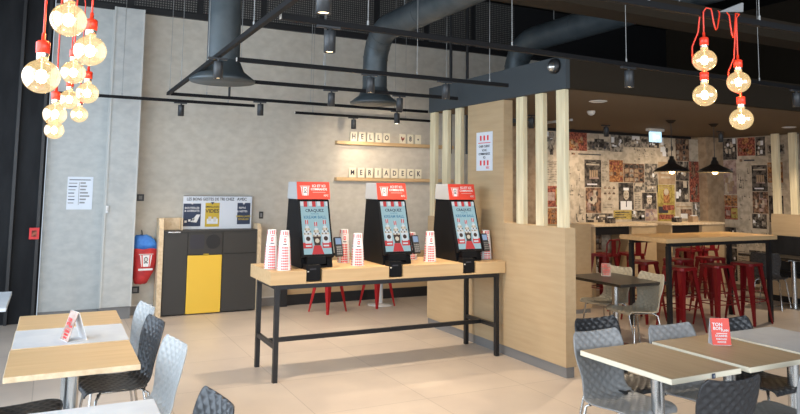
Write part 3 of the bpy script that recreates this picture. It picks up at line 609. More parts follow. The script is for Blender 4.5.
# ================================================================== LETTER SHELVES
def shelf(z, label):
    t = thing('wall_shelf', (4.62, 9.75, z), label, 'shelf')
    MB().box(-.78, 1.3, -.10, 0, -.055, 0, 'oak_x', .004).build('board', t); return t
shelf(2.425, 'upper narrow oak ledge on the grey wall, holding the HELLO tiles')
shelf(1.868, 'lower narrow oak ledge on the grey wall, holding the longer word')
tile_t = thing('letter_tile', (0, 0, 0), '', 'letter tile')
MB().box(-.056, .056, 0, .018, 0, .150, 'cream_edge', .004).build('block', tile_t)
pos = []
ttx = {'H': 0}
def tile(x, z, ch, label, grp):
    t = thing('letter_tile', (x, 9.685, z), label, 'letter tile', 0, grp)
    bk_ = MB().box(-.056, .056, 0, .018, 0, .150, 'cream_edge', .004).build('block', t)
    b = MB()
    if ch == 'hen':
        b.prism([(-.03, .10), (-.02, .115), (-.008, .10), (-.004, .085), (.012, .09), (.03, .11), (.034, .08), (.02, .055), (.004, .045), (.004, .03), (-.004, .03), (-.006, .048), (-.024, .065)], 1, -.001, 0, 'redp')
    elif ch == '.': b.prism([(.014*math.cos(2*PI*i/12), .075+.014*math.sin(2*PI*i/12)) for i in range(12)], 1, -.001, 0, 'ink')
    else: b.text(ch, .115, 'ink', Matrix.Translation((0, -.0005, .075)) @ Matrix.Rotation(R(90), 4, 'X'), bold=True, sx=.8)
    b.build('letter', bk_)
bpy.data.objects.remove(tile_t.children[0]); bpy.data.objects.remove(tile_t)
dx = 4.125
for i, ch in enumerate(['H', 'E', 'L', 'L', 'O', None, 'hen', '8', '.']):
    if ch:
        nm = {'H': 'cream tile reading H, left end of the upper ledge', 'E': 'cream tile reading E, right after the H of the upper ledge', 'O': 'cream tile reading O, last letter of HELLO', 'hen': 'cream tile with a small red hen, upper ledge', '8': 'cream tile reading 8, upper ledge after the hen', '.': 'cream tile with a single dot, right end of the upper ledge'}.get(ch)
        if ch == 'L': nm = 'cream tile reading L, first L of HELLO' if i == 2 else 'cream tile reading L, second L of HELLO'
        tile(dx+.142*i, 2.4255, ch, nm, 'letter tiles on the upper ledge')
word = 'MERIADECK'
for i, ch in enumerate(word):
    nm = 'cream tile reading %s, %s' % (ch, ['left end of the lower ledge', 'between M and R of the lower ledge', 'lower ledge, before the I', 'lower ledge, after the R', 'lower ledge, before the D', 'middle right of the lower ledge', 'lower ledge, between D and C', 'lower ledge, before the K', 'right end of the lower ledge'][i])
    tile(dx-.01+.145*i, 1.8685, ch, nm, 'letter tiles on the lower ledge')

# ================================================================== DUCTS
def flare(b, c, r, k='duct'):
    b.lathe([(0, .012), (r*1.98, .0), (r*2.0, .02), (r*1.3, .10), (r*1.02, .20)], c, k, 32)
t = thing('ventilation_duct', (1.365, 6.35, 0), 'vertical grey duct with flared mouth, at left above the floor', 'duct')
b = MB(); flare(b, (0, 0, 2.69), .15); b.build('flared_mouth', t)
b = MB(); b.lathe([(.15, 2.86), (.15, 5.0)], (0, 0, 0), 'duct', 32); b.build('pipe', t)
for z in (3.5, 4.35): MB().lathe([(.15, z), (.156, z+.005), (.156, z+.03), (.15, z+.035)], (0, 0, 0), 'duct', 32).build('seam_ring', t)
def elbow_duct(loc, label, x, y, zb, zt, ylen, r, mouth):
    t = thing('ventilation_duct', (x, y, 0), label, 'duct')
    if mouth: b = MB(); flare(b, (0, 0, zb), r); b.build('flared_mouth', t)
    pts = [(0, 0, zb+(.17 if mouth else 0)), (0, 0, zt-.42)]
    for i in range(1, 8): a = i/8*PI/2; pts.append((0, -.42*(1-math.cos(a)), zt-.42+.42*math.sin(a)))
    pts += [(0, -.42, zt), (0, -ylen, zt)]
    MB().tube(pts, r, 'duct', 28).build('pipe', t)
    for p, q_ in ((2, 3), (4, 5), (6, 7)): MB().tube([pts[p], tuple((Vector(pts[p])+(Vector(pts[q_])-Vector(pts[p]))*.25))], r*1.03, 'duct', 28).build('seam_ring', t)
    for yy in (1.2, 2.6): MB().tube([(0, -yy, zt), (0, -yy-.04, zt)], r*1.025, 'duct', 28).build('seam_ring', t)
    for yy in (.8, 2.4): MB().tube([(0, -yy, zt+r), (0, -yy, 5.0)], .006, 'wire', 6).build('hanger', t)
elbow_duct(None, 'grey duct rising above the letter shelves, then turning towards the camera', 3.56, 7.72, 2.77, 3.68, 6.0, .155, True)
elbow_duct(None, 'grey duct elbow emerging behind the slate bulkhead', 5.55, 7.45, 3.05, 3.70, 6.0, .16, False)
t = thing('cable_tray', (0, 0, 0), 'broad dark brown duct box crossing high at the upper right', 'duct')
MB().box(3.1, 10.5, 4.28, 4.54, 3.28, 3.47, 'bulk_brown').build('box', t)
for x in (3.3, 5.2, 7.6, 9.7): MB().tube([(x, 4.42, 3.47), (x, 4.42, 5.0)], .008, 'wire', 6).build('hanger', t)

# ================================================================== LIGHT TRACKS + SPOTS
def track(p0, p1, label, wires, ceil=5.0):
    p0 = Vector(p0); p1 = Vector(p1); d = p1-p0; L = d.length; ang = math.atan2(d.y, d.x)
    t = thing('light_track', p0, label, 'light track', ang, 'suspended black light tracks')
    MB().box(0, L, -.017, .017, -.018, .018, 'track').box(-.004, .0, -.015, .015, -.016, .016, 'offwhite').build('rail', t)
    for s in wires:
        MB().tube([(s*L, 0, .018), (s*L, 0, ceil-p0.z)], .0032, 'wire', 5).tube([(s*L, 0, .018), (s*L, 0, .05)], .008, 'wire', 6).build('wire', t)
TZ = 2.78
track((1.145, 2.2, TZ), (1.145, 8.22, TZ), 'black track running away from the camera, crossing all the others at left', (.12, .37, .62, .85, .98))
track((1.20, 4.0, TZ), (7.2, 4.24, TZ), 'nearest full-width track, passing in front of the slate bulkhead', (.10, .30, .50, .80, .95))
track((2.20, 2.71, TZ), (5.5, 2.64, TZ), 'short near track at upper right carrying the red cords', (.22, .50, .83))
track((1.315, 5.60, TZ), (4.07, 5.60, TZ), 'track starting in front of the left duct, ending before the bulkhead', (.28, .62, .92))
track((1.18, 6.76, TZ), (4.19, 6.76, TZ), 'track starting behind the left duct mouth, ending under the bulkhead', (.15, .45, .95))
track((1.17, 8.20, TZ), (4.60, 8.20, TZ), 'track crossing the mouth of the duct above the letter shelves', (.12, .5, .85))
track((.0, 8.86, TZ), (2.336, 8.86, TZ), 'short rear track at left, above the waste cabinet', (.3, .85))
track((3.06, 9.36, TZ), (5.30, 9.36, TZ), 'short rear track right above the HELLO tiles', (.12, .8))
t = thing('ceiling_rod', (1.85, 8.20, 0), 'thin black rod hanging to a track right of the left duct', 'rod')
MB().tube([(0, 0, 2.80), (0, 0, 5.0)], .014, 'black', 8).build('rod', t)
for x in (4.85, 5.12): 
    t = thing('ceiling_rod', (x, 8.0, 0), 'black vertical pipe seen above the bulkhead, %s of the pair' % ('left' if x < 5 else 'right'), 'rod')
    MB().tube([(0, 0, 2.2), (0, 0, 5.0)], .022, 'black', 8).build('rod', t)

def spotlight_proto():
    t = thing('track_spotlight', (0, 0, 0), '', 'spotlight')
    b = MB(); b.box(-.09, .07, -.014, .014, .155, .172, 'spot', .003).tube([(0, 0, .13), (0, 0, .158)], .010, 'spot', 10); b.build('adapter', t)
    b = MB(); b.lathe([(0, .14), (.036, .14), (.038, .135), (.038, 0), (.032, 0), (.030, .012)], (0, 0, 0), 'spot', 24); hs_ = b.build('housing', t)
    b = MB(); b.lathe([(.031, .008), (.0, .008)], (0, 0, 0), 'spot_lens', 20); b.build('lens', hs_)
    return t
s0 = spotlight_proto(); sf = True
spots = [(1.53, 4.013, TZ, 1.7, 'largest upper one on the near full-width track at left', (0, 0)), (4.23, 4.121, TZ, 1, 'on the near track right of the dome camera', (0, 0)), (6.6, 4.216, TZ, 1, 'on the near track at the right edge', (0, 0)),
         (2.54, 5.60, TZ, 1, 'in front of the elbow duct', (0, 0)), (3.34, 5.60, TZ, 1, 'rightmost one left of the slate bulkhead', (0, 0)),
         (2.61, 6.76, TZ, 1, 'left of the elbow duct mouth', (0, 0)), (3.43, 6.76, TZ, 1, 'just right of the elbow duct mouth, upper one', (0, 0)),
         (4.123, 8.20, TZ, 1, 'just right of the elbow duct mouth, lower one', (0, 0)), (2.237, 8.20, TZ, 1, 'right of the left duct, above the kiosk table', (0, 0)),
         (1.40, 8.86, TZ, 1, 'above the waste cabinet', (0, 0)), (3.98, 9.36, TZ, 1, 'directly over the HELLO tiles', (0, 0)),
         (1.145, 5.50, TZ, 1, 'in front of the left duct on the receding track', (0, 0)), (1.145, 3.10, TZ, 1, 'nearest one, cut by the top edge of the photo', (0, 0))]
LAMP = []
for i, (x, y, z, e, who, d) in enumerate(spots):
    if sf: o = s0; o.location = (x, y, z-.19); sf = False
    else: o = dup(s0, (x, y, z-.19))
    o['label'] = 'black cylinder spotlight, '+who; o['group'] = 'track spotlights'
    LAMP.append((x, y, z-.20))
for (x, y, z, who) in ((5.46, 7.0, 2.51, 'under the low ceiling, seen between the pale posts'), (7.22, 7.5, 2.51, 'under the low ceiling left of the exit sign'), (9.45, 7.3, 2.51, 'under the low ceiling above the second pendant')):
    o = dup(s0, (x, y, z)); o['label'] = 'black cylinder spotlight, '+who; o['group'] = 'track spotlights'
    LAMP.append((x, y, z-.01))
def spot_light(loc, energy, size=1.9, blend=.9, color=(1, .80, .58), tgt=None):
    l = bpy.data.lights.new('spot_beam', 'SPOT'); l.energy = energy; l.spot_size = size; l.spot_blend = blend; l.color = color; l.shadow_soft_size = .035
    o = bpy.data.objects.new('spot_beam', l); COL.objects.link(o); o.location = loc
    if tgt: o.rotation_euler = (Vector(tgt)-Vector(loc)).to_track_quat('-Z', 'Y').to_euler()
ener = [95, 60, 40, 105, 105, 115, 115, 100, 115, 85, 26, 105, 60, 50, 80, 80]
TG = {10: (4.6, 9.75, 1.7), 9: (1.6, 8.5, 0), 7: (4.5, 9.75, 1.9), 14: (7.6, 8.5, 1.4), 15: (9.2, 8.5, 1.4)}
for i, (l, e) in enumerate(zip(LAMP, ener)): spot_light((l[0], l[1], l[2]), e, tgt=TG.get(i))

# ================================================================== PENDANT BULBS ON RED CORDS
def bulb(loc, r, top, label, grp, cordpts=None):
    """loc = centre of globe"""
    t = thing('pendant_bulb', loc, label, 'pendant bulb', 0, grp)
    s = r/.068
    prof = [(r*.97*math.sin(a), -r*.93*math.cos(a)) for a in [R(x) for x in range(0, 163, 9)]]+[(.021*s, r*1.02), (.020*s, r*1.12)]
    gl_ = MB().lathe(prof, (0, 0, 0), 'bulb', 28).build('glass_globe', t)
    b = MB(); b.lathe([(.0, -.026), (.014, -.021), (.021, 0), (.014, .021), (0, .026)], (0, 0, 0), 'core', 14); b.tube([(0, 0, .02), (0, 0, r*1.1)], .004, 'amber_metal', 6); b.build('filament', gl_)
    MB().lathe([(.021*s, r*1.08), (.021*s, r*1.35)], (0, 0, 0), 'amber_metal', 18).build('collar', t)
    MB().lathe([(.0, r*1.30), (.024*s, r*1.30), (.025*s, r*1.9), (.020*s, r*1.98), (.008, r*2.0), (.007, r*2.4), (.004, r*2.45)], (0, 0, 0), 'red_plastic', 18).build('socket', t)
    pts = cordpts or [(0, 0, r*2.2), (0, 0, top-loc[2])]
    MB().tube(pts, .0042, 'red_plastic', 8).build('cord', t)
    li = bpy.data.lights.new('bulb_light', 'POINT'); li.energy = 5; li.color = (1, .66, .32); li.shadow_soft_size = .02
    lo = bpy.data.objects.new('bulb_light', li); COL.objects.link(lo); lo.parent = t
    return t
ball = [((-.07, 2.86, 2.14), 'lowest large bulb at far left, in the front of the cluster'), ((.01, 2.88, 2.37), 'large bulb cut by the top edge of the photo'), ((.10, 3.12, 2.30), 'large bulb at the right of the cluster'),
        ((.06, 4.21, 2.36), 'mid-size bulb in the centre of the cluster'), ((.15, 4.56, 2.29), 'mid-size bulb below the large right one'), ((.06, 5.08, 2.30), 'small bulb tucked in the middle of the cluster'),
        ((-.02, 4.46, 2.14), 'mid-size bulb above the lowest one'), ((.15, 5.95, 2.28), 'small bulb at the lower right of the cluster'), ((-.02, 5.41, 2.11), 'lowest bulb of the cluster')]
track((.06, 2.0, 3.75), (.06, 6.4, 3.75), 'high track above the left bulb cluster', (.1, .5, .9))
for l, lab in ball:
    l = (l[0]+.012, l[1], l[2])
    bulb(l, .068, 3.75, 'round glass '+lab, 'bulbs hanging at the left', [(0, 0, .15), (0, 0, .9), (.06-l[0], 0, 3.765-l[2])])
def loop(x0, dx, zt):   # drape: up to the track, sag, over again
    return
rz = 2.65
for (x, z, lab, sag) in ((3.325, 2.497, 'upper bulb of the left pair', .10), (3.318, 2.293, 'lower bulb of the left pair', 0), (3.615, 2.393, 'upper bulb of the right pair', .13), (3.63, 2.172, 'lower bulb of the right pair', 0)):
    off = .0 if sag else .022
    y = 2.66
    top = TZ+.022-z
    if sag:
        p = [(0, 0, .15), (0, 0, top-.02), (0, -.02, top)]
        x1 = .12 if x < 3.5 else -.10
        p += [(x1*.35, -.02, top)]+[(x1*(.38+.55*i/6), -.022, top-.02-sag*math.sin(PI*i/6)) for i in range(7)]+[(x1, -.01, top)]
    else:
        p = [(.0, .0, .15), (.0, .03, .165), (.0, .078, .20), (.01, .085, .30), (.02, .05, .38), (.020, .03, top)]
    bulb((x, y, z), .068, 0, 'round glass '+lab+', upper right', 'bulbs hanging at the upper right', p)
t = thing('track_bracket', (3.46, 2.67, TZ+.02), 'small flat grey bracket on the track, holding the red cords', 'bracket')
b = MB(); b.prism([(0, 0.0), (0.02, .03), (.22, .055), (.235, .02)], 2, .0, .012, 'spot'); b.add([], [], 'spot'); b.prism([(0, .0), (.22, .03), (.225, .085), (.21, .085)], 1, -.01, .01, 'chair_grey'); b.build('plate', t)

# black dome pendants over the high table
def shade_pendant(loc, label):
    t = thing('pendant_lamp', loc, label, 'pendant lamp', 0, 'black shade pendants')
    MB().lathe([(.236, 0), (.24, .008), (.20, .045), (.11, .085), (.055, .12), (.05, .155), (.03, .18), (.03, .215), (0, .22)], (0, 0, 0), 'shade', 32).lathe([(.232, .003), (.19, .04), (.10, .08), (0, .11)], (0, 0, 0), 'amber_metal', 32).build('shade', t)
    MB().lathe([(0, -.03), (.03, -.02), (.042, .01), (.03, .05), (0, .06)], (0, 0, 0), 'shade_in', 16).build('bulb', t)
    MB().tube([(0, 0, .21), (0, 0, 2.69-loc[2])], .005, 'black', 8).build('cord', t)
    MB().lathe([(.0, 2.66-loc[2]), (.03, 2.66-loc[2]), (.07, 2.70-loc[2])], (0, 0, 0), 'bulk_brown', 20).build('ceiling_rose', t)
    l = bpy.data.lights.new('pendant_light', 'POINT'); l.energy = 8; l.color = (1, .66, .30); l.shadow_soft_size = .05
    o = bpy.data.objects.new('pendant_light', l); COL.objects.link(o); o.location = (loc[0], loc[1], loc[2]-.06)
shade_pendant((7.56, 6.62, 1.99), 'black domed pendant over the high table, left one')
shade_pendant((8.45, 6.64, 2.0), 'black domed pendant over the high table, right one')

# exit sign, downlights, detector on the low ceiling
t = thing('exit_sign', (8.44, 7.7, 2.50), 'lit pale blue exit sign hanging from the low ceiling', 'exit sign')
MB().box(-.12, .12, -.02, .02, -.01, .15, 'exit', .004).build('lit_panel', t)
MB().box(-.16, .16, -.04, .04, .16, .20, 'offwhite').build('mount', t)
b = MB(); b.box(-.07, -.02, -.022, -.02, .02, .12, 'exit_mark').prism([(.0, .05), (.04, .05), (.04, .03), (.08, .07), (.04, .11), (.04, .09), (.0, .09)], 1, -.022, -.021, 'exit_mark'); b.build('pictogram', t)
def downlight(x, y, lab):
    t = thing('downlight', (x, y, 2.70), lab, 'downlight', 0, 'recessed downlights')
    MB().lathe([(.09, 0), (.10, -.004), (.075, -.012), (.07, 0)], (0, 0, 0), 'offwhite', 24).build('ring', t)
    MB().lathe([(.072, -.003), (0, -.003)], (0, 0, 0), 'kiosk_side', 20).build('lens', t)
    spot_light((x, y, 2.67), 130, 2.3, .8)
downlight(5.255, 5.575, 'flat recessed downlight in the low ceiling, just right of the pale posts')
downlight(9.73, 6.35, 'flat recessed downlight in the low ceiling at the right edge')
t = thing('smoke_detector', (5.87, 6.35, 2.70), 'small round white smoke detector on the low ceiling', 'smoke detector')
MB().lathe([(.05, 0), (.05, -.02), (.035, -.045), (.015, -.055), (0, -.055)], (0, 0, 0), 'offwhite', 20).build('body', t)

# ================================================================== STOOLS
def stool(h, name, label, cat='stool', back=False, k='red_metal'):
    t = thing(name, (0, 0, 0), label, cat)
    b = MB(); s = .155
    def ring(z, r, cr):
        out = []
        for (sx, sy) in ((1, 1), (-1, 1), (-1, -1), (1, -1)):
            a0 = math.atan2(sy, sx)
            for d in (-30, 0, 30): out.append((sx*(r-cr)+cr*math.cos(a0+R(d)), sy*(r-cr)+cr*math.sin(a0+R(d)), z))
        return out
    rs = [ring(h-.035, s+.006, .05), ring(h-.004, s, .05), ring(h, s-.006, .048), ring(h-.004, s-.03, .04)]
    vs = [v for r_ in rs for v in r_]; fs = [(i*12+j, i*12+(j+1) % 12, (i+1)*12+(j+1) % 12, (i+1)*12+j) for i in range(3) for j in range(12)]+[tuple(range(36, 48))]
    b.add(vs, fs, k); b.build('seat', t)
    sp = .215 if h > .6 else .19
    for sx in (1, -1):
        for sy in (1, -1):
            b = MB(); T0 = Vector((sx*.135, sy*.135, h-.02)); B0 = Vector((sx*sp, sy*sp, 0)); vs = []
            for p, w_ in ((B0, .017), (T0, .048)):
                vs += [tuple(p), tuple(p-Vector((sx*w_*1.5, 0, 0))), tuple(p-Vector((sx*w_*1.5, sy*.004, 0))), tuple(p-Vector((sx*.004, sy*.004, 0))), tuple(p-Vector((sx*.004, sy*w_*1.5, 0))), tuple(p-Vector((0, sy*w_*1.5, 0)))]
            b.add(vs, [tuple(range(6)), tuple(range(11, 5, -1))]+[(i, 6+i, 6+(i+1) % 6, (i+1) % 6) for i in range(6)], k); b.build('leg', t)
    if h > .6:
        f = .30/h; a = sp+(.135-sp)*f-.006
        b = MB()
        for (p, q) in (((-a, -a), (a, -a)), ((a, -a), (a, a)), ((a, a), (-a, a)), ((-a, a), (-a, -a))): b.tube([(*p, .30), (*q, .30)], .008, k, 6)
        b.build('foot_rail', t)
        b = MB(); b.tube([(-a+.03, -a+.03, .42), (a-.03, a-.03, .42)], .006, k, 6).tube([(a-.03, -a+.03, .42), (-a+.03, a-.03, .42)], .006, k, 6); b.build('cross_brace', t)
    if back:
        b = MB(); b.tube([(-.14, -.14, h-.03), (-.16, -.17, h+.16), (-.12, -.185, h+.21), (.12, -.185, h+.21), (.16, -.17, h+.16), (.14, -.14, h-.03)], .012, k, 8)
        b.box(-.05, .05, -.175, -.165, h-.02, h+.21, k); b.build('backrest', t)
    return t
hs = stool(.79, 'bar_stool', '', 'bar stool')
hpos = [((7.06, 6.10, .05), 'front left one tucked under the high table'), ((7.76, 6.12, -.08), 'front middle one tucked under the high table'), ((8.36, 6.12, .1), 'front right one tucked under the high table'),
        ((7.15, 6.78, .1), 'rear left one behind the high table'), ((7.85, 6.80, 0), 'rear middle one behind the high table'), ((8.5, 6.80, -.1), 'rear right one behind the high table')]
for i, ((x, y, a), who) in enumerate(hpos):
    o = hs if i == 0 else dup(hs)
    o.location = (x, y, 0); o.rotation_euler = (0, 0, a); o['label'] = 'red metal bar stool, '+who; o['group'] = 'red stools around the high table'
bs = stool(.79, 'bar_chair', '', 'bar chair', True)
for i, ((x, y, a), who) in enumerate([((7.35, 7.72, .2), 'leftmost, at the far counter by the oak screen'), ((7.85, 7.68, -.1), 'second from the oak screen, at the far counter'), ((9.3, 7.85, .1), 'seen between the two far counters'), ((9.75, 7.9, -.15), 'in front of the right far counter')]):
    o = bs if i == 0 else dup(bs)
    o.location = (x, y, 0); o.rotation_euler = (0, 0, a); o['label'] = 'red metal bar chair with low back, '+who; o['group'] = 'red bar chairs at the far counters'
ls = stool(.45, 'low_stool', 'red metal low stool under the kiosk table, left one', k='red_lit')
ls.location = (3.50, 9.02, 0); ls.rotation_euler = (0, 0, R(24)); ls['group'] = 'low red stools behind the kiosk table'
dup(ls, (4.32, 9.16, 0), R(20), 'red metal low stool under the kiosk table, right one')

# ================================================================== TABLES
def pedestal(b, z, r=.038): b.lathe([(r, .015), (r, z)], (0, 0, 0), 'chrome', 24)
def dining(loc, sx, sy, k, edge, label, name='dining_table', grp=None, th=.03):
    t = thing(name, loc, label, 'table', 0, grp)
    z = .75
    b = MB(); b.box(-sx/2, sx/2, -sy/2, sy/2, z-th, z, edge, .002); b.quad((-sx/2+.003, -sy/2+.003, z+.0006), (sx/2-.003, -sy/2+.003, z+.0006), (sx/2-.003, sy/2-.003, z+.0006), (-sx/2+.003, sy/2-.003, z+.0006), k); b.build('table_top', t)
    MB().box(-.15, .15, -.02, .02, z-th-.03, z-th, 'chrome').box(-.02, .02, -.18, .18, z-th-.03, z-th, 'chrome').build('top_bracket', t)
    b = MB(); pedestal(b, z-th-.03); b.build('column', t)
    MB().box(-.2, .2, -.2, .2, 0, .015, 'chrome', .004).build('base_plate', t)
    return t
g = 'tables in the left row'
dining((.17, 5.575, 0), .66, .54, 'oak_x', 'oak_floor_edge', 'oak-topped table at the far end of the left row', grp=g)
dining((.165, 5.01, 0), .66, .56, 'white_top', 'oak_floor_edge', 'white-topped table between two oak ones in the left row', grp=g)
dining((.16, 4.395, 0), .66, .63, 'oak_x', 'oak_floor_edge', 'oak-topped table in the left row, nearer than the white strip', grp=g)
dining((.145, 3.05, 0), .66, .74, 'white_top', 'white_top', 'white table at the bottom left corner, nearest the camera', grp=g)
dining((-.60, 6.72, 0), .66, .90, 'white_top', 'white_top', 'white table cut by the left edge of the photo', grp=g)
g = 'tables in the right row'
dining((3.247, 2.985, 0), .555, .70, 'oak_y', 'cream_edge', 'oak-topped table at the left end of the right row', grp=g)
dining((3.865, 2.975, 0), .575, .71, 'oak_y', 'cream_edge', 'oak-topped table in the right row, under the red tent card', grp=g)
dining((4.50, 2.975, 0), .60, .71, 'white_top', 'cream_edge', 'white-topped table at the right end of the right row', grp=g)
dining((5.68, 5.80, 0), .68, .86, 'dark_top', 'dark_top', 'dark-topped table behind the oak divider', 'cafe_table')
dining((10.09, 6.60, 0), .5, 1.5, 'dark_top', 'dark_top', 'dark-topped table by the bench at the right edge', 'cafe_table')
t = thing('pedestal_table', (4.42, 9.25, 0), 'small round table on a pale column, hidden behind the kiosk table', 'table')
MB().lathe([(0, .65), (.28, .65), (.28, .68), (0, .68)], (0, 0, 0), 'white_top', 28).build('table_top', t); MB().lathe([(.035, .02), (.035, .65)], (0, 0, 0), 'offwhite', 20).build('column', t); MB().lathe([(.2, 0), (.2, .012), (.04, .02), (0, .02)], (0, 0, 0), 'offwhite', 24).build('base_plate', t)

# blue table number marker
t = thing('table_marker', (3.29, 2.632, .735), 'tiny blue square marker on the edge of the right row oak table', 'marker')
MB().box(-.012, .012, -.003, 0, -.014, .012, 'navy').build('plate', t); MB().text('1', .018, 'white', face_minus_y(0, -.0035, -.002), bold=True).build('digit', t)

# high table
t = thing('high_table', (0, 0, 0), 'long oak high table on black legs with red stools around it', 'table')
MB().box(6.69, 8.79, 5.96, 6.74, 1.095, 1.15, 'oak_x', .004).build('table_top', t)
for x in (6.78, 8.68):
    for y in (6.02, 6.62): MB().box(x-.025, x+.025, y-.025, y+.025, 0, 1.05, 'steel_black').build('leg', t)
MB().box(6.76, 8.70, 6.0, 6.04, 1.05, 1.095, 'steel_black').box(6.76, 8.70, 6.6, 6.64, 1.05, 1.095, 'steel_black').build('frame', t)
# far counters along the mural
for (x0, x1, lab) in ((7.45, 8.80, 'oak counter against the collage wall, left of the pendants'), (9.12, 10.42, 'oak counter against the collage wall, right of the pendants')):
    t = thing('wall_counter', (0, 0, 0), lab, 'counter', 0, 'oak counters at the collage wall')
    MB().box(x0, x1, 8.02, 8.50, 1.16, 1.20, 'oak_floor_edge', .004).build('worktop', t)
    MB().box(x1-.55, x1-.01, 8.04, 8.48, 0, 1.16, 'oak_v').build('cabinet', t)
    MB().box(x0+.04, x1-.55, 8.10, 8.46, 1.03, 1.16, 'black').build('recess', t); MB().box(x0+.02, x0+.06, 8.06, 8.48, 0, 1.16, 'oak_v').build('end_panel', t)
for (x, z, h, who, k) in ((7.95, 1.20, .09, 'left end of the left far counter', 'dark_p'), (9.45, 1.20, .08, 'left end of the right far counter', 'dark_p'), (9.85, 1.20, .10, 'middle of the right far counter', 'tan')):
    t = thing('napkin_box', (x, 8.2, z), 'small box on the %s' % who, 'box'); MB().box(-.07, .07, -.05, .05, .0005, h, k, .004).build('box', t); MB().box(-.04, .04, -.02, .02, h, h+.015, 'white').build('napkins', t)
# bench along the far divider
t = thing('bench_seat', (0, 0, 0), 'long bench with black backrest and oak base at the right edge', 'bench')
MB().box(10.54, 10.61, 5.65, 7.28, .48, 1.03, 'black_soft', .01).build('backrest', t)
MB().box(10.36, 10.54, 5.65, 7.28, .40, .48, 'black_soft', .01).build('cushion', t)
MB().box(10.38, 10.61, 5.67, 7.26, .10, .40, 'oak_y').box(10.42, 10.60, 5.67, 7.26, 0, .10, 'black').build('base', t)

# ================================================================== TENT CARDS
def tent(loc, rz, label, red=True, w_=.12, h=.165, a=.035):
    t = thing('tent_card', loc, label, 'table card', rz)
    b = MB(); b.add([(-w_/2, -a, 0), (w_/2, -a, 0), (w_/2, -.004, h), (-w_/2, -.004, h), (-w_/2, -a+.003, 0), (w_/2, -a+.003, 0), (w_/2, -.001, h-.004), (-w_/2, -.001, h-.004)], [(0, 1, 2, 3), (7, 6, 5, 4), (0, 3, 7, 4), (1, 5, 6, 2), (0, 4, 5, 1), (3, 2, 6, 7)], 'red_header' if red else 'pink_p')
    b.add([(-w_/2, a, 0), (w_/2, a, 0), (w_/2, .004, h), (-w_/2, .004, h), (-w_/2, a-.003, 0), (w_/2, a-.003, 0), (w_/2, .001, h-.004), (-w_/2, .001, h-.004)], [(3, 2, 1, 0), (4, 5, 6, 7), (4, 7, 3, 0), (2, 6, 5, 1), (1, 5, 4, 0), (7, 6, 2, 3)], 'white')
    b.box(-w_/2, w_/2, -.004, .004, h-.004, h, 'white').box(-w_/2, w_/2, -a, a, 0, .002, 'white'); b.build('card', t)
    b = MB(); b.X = Matrix.Translation((0, -a-.0005, 0)) @ Matrix.Rotation(-math.atan2(a-.004, h), 4, 'X')
    P = lambda x, z: Matrix.Translation((x, -.0008, z)) @ Matrix.Rotation(R(90), 4, 'X')
    k = 'white' if red else 'red_print'
    b.text('TON', .030, k, P(-.018, .128), bold=True); b.text('BON', .028, k, P(-.018, .104), bold=True); b.text('PLAN', .020, k, P(.026, .092), bold=True)
    b.box(-.03, .04, -.0015, 0, .072, .076, k); b.text('SCANNE', .020, k, P(0, .058), bold=True); b.text('PARTAGE', .016, k, P(0, .038), bold=True); b.text('MANGE', .016, k, P(0, .02), bold=True)
    b.build('print', t)
tent((3.93, 3.09, .7515), R(-28), 'red tent card with white lettering standing on the right row')
tent((.175, 4.87, .7515), R(-72), 'white and pink tent card standing open on the left row white table', False, .13, .175, .06)
tent((5.74, 6.0, .7515), R(-35), 'small pinkish tent card on the dark-topped table behind the divider', False, .10, .14)

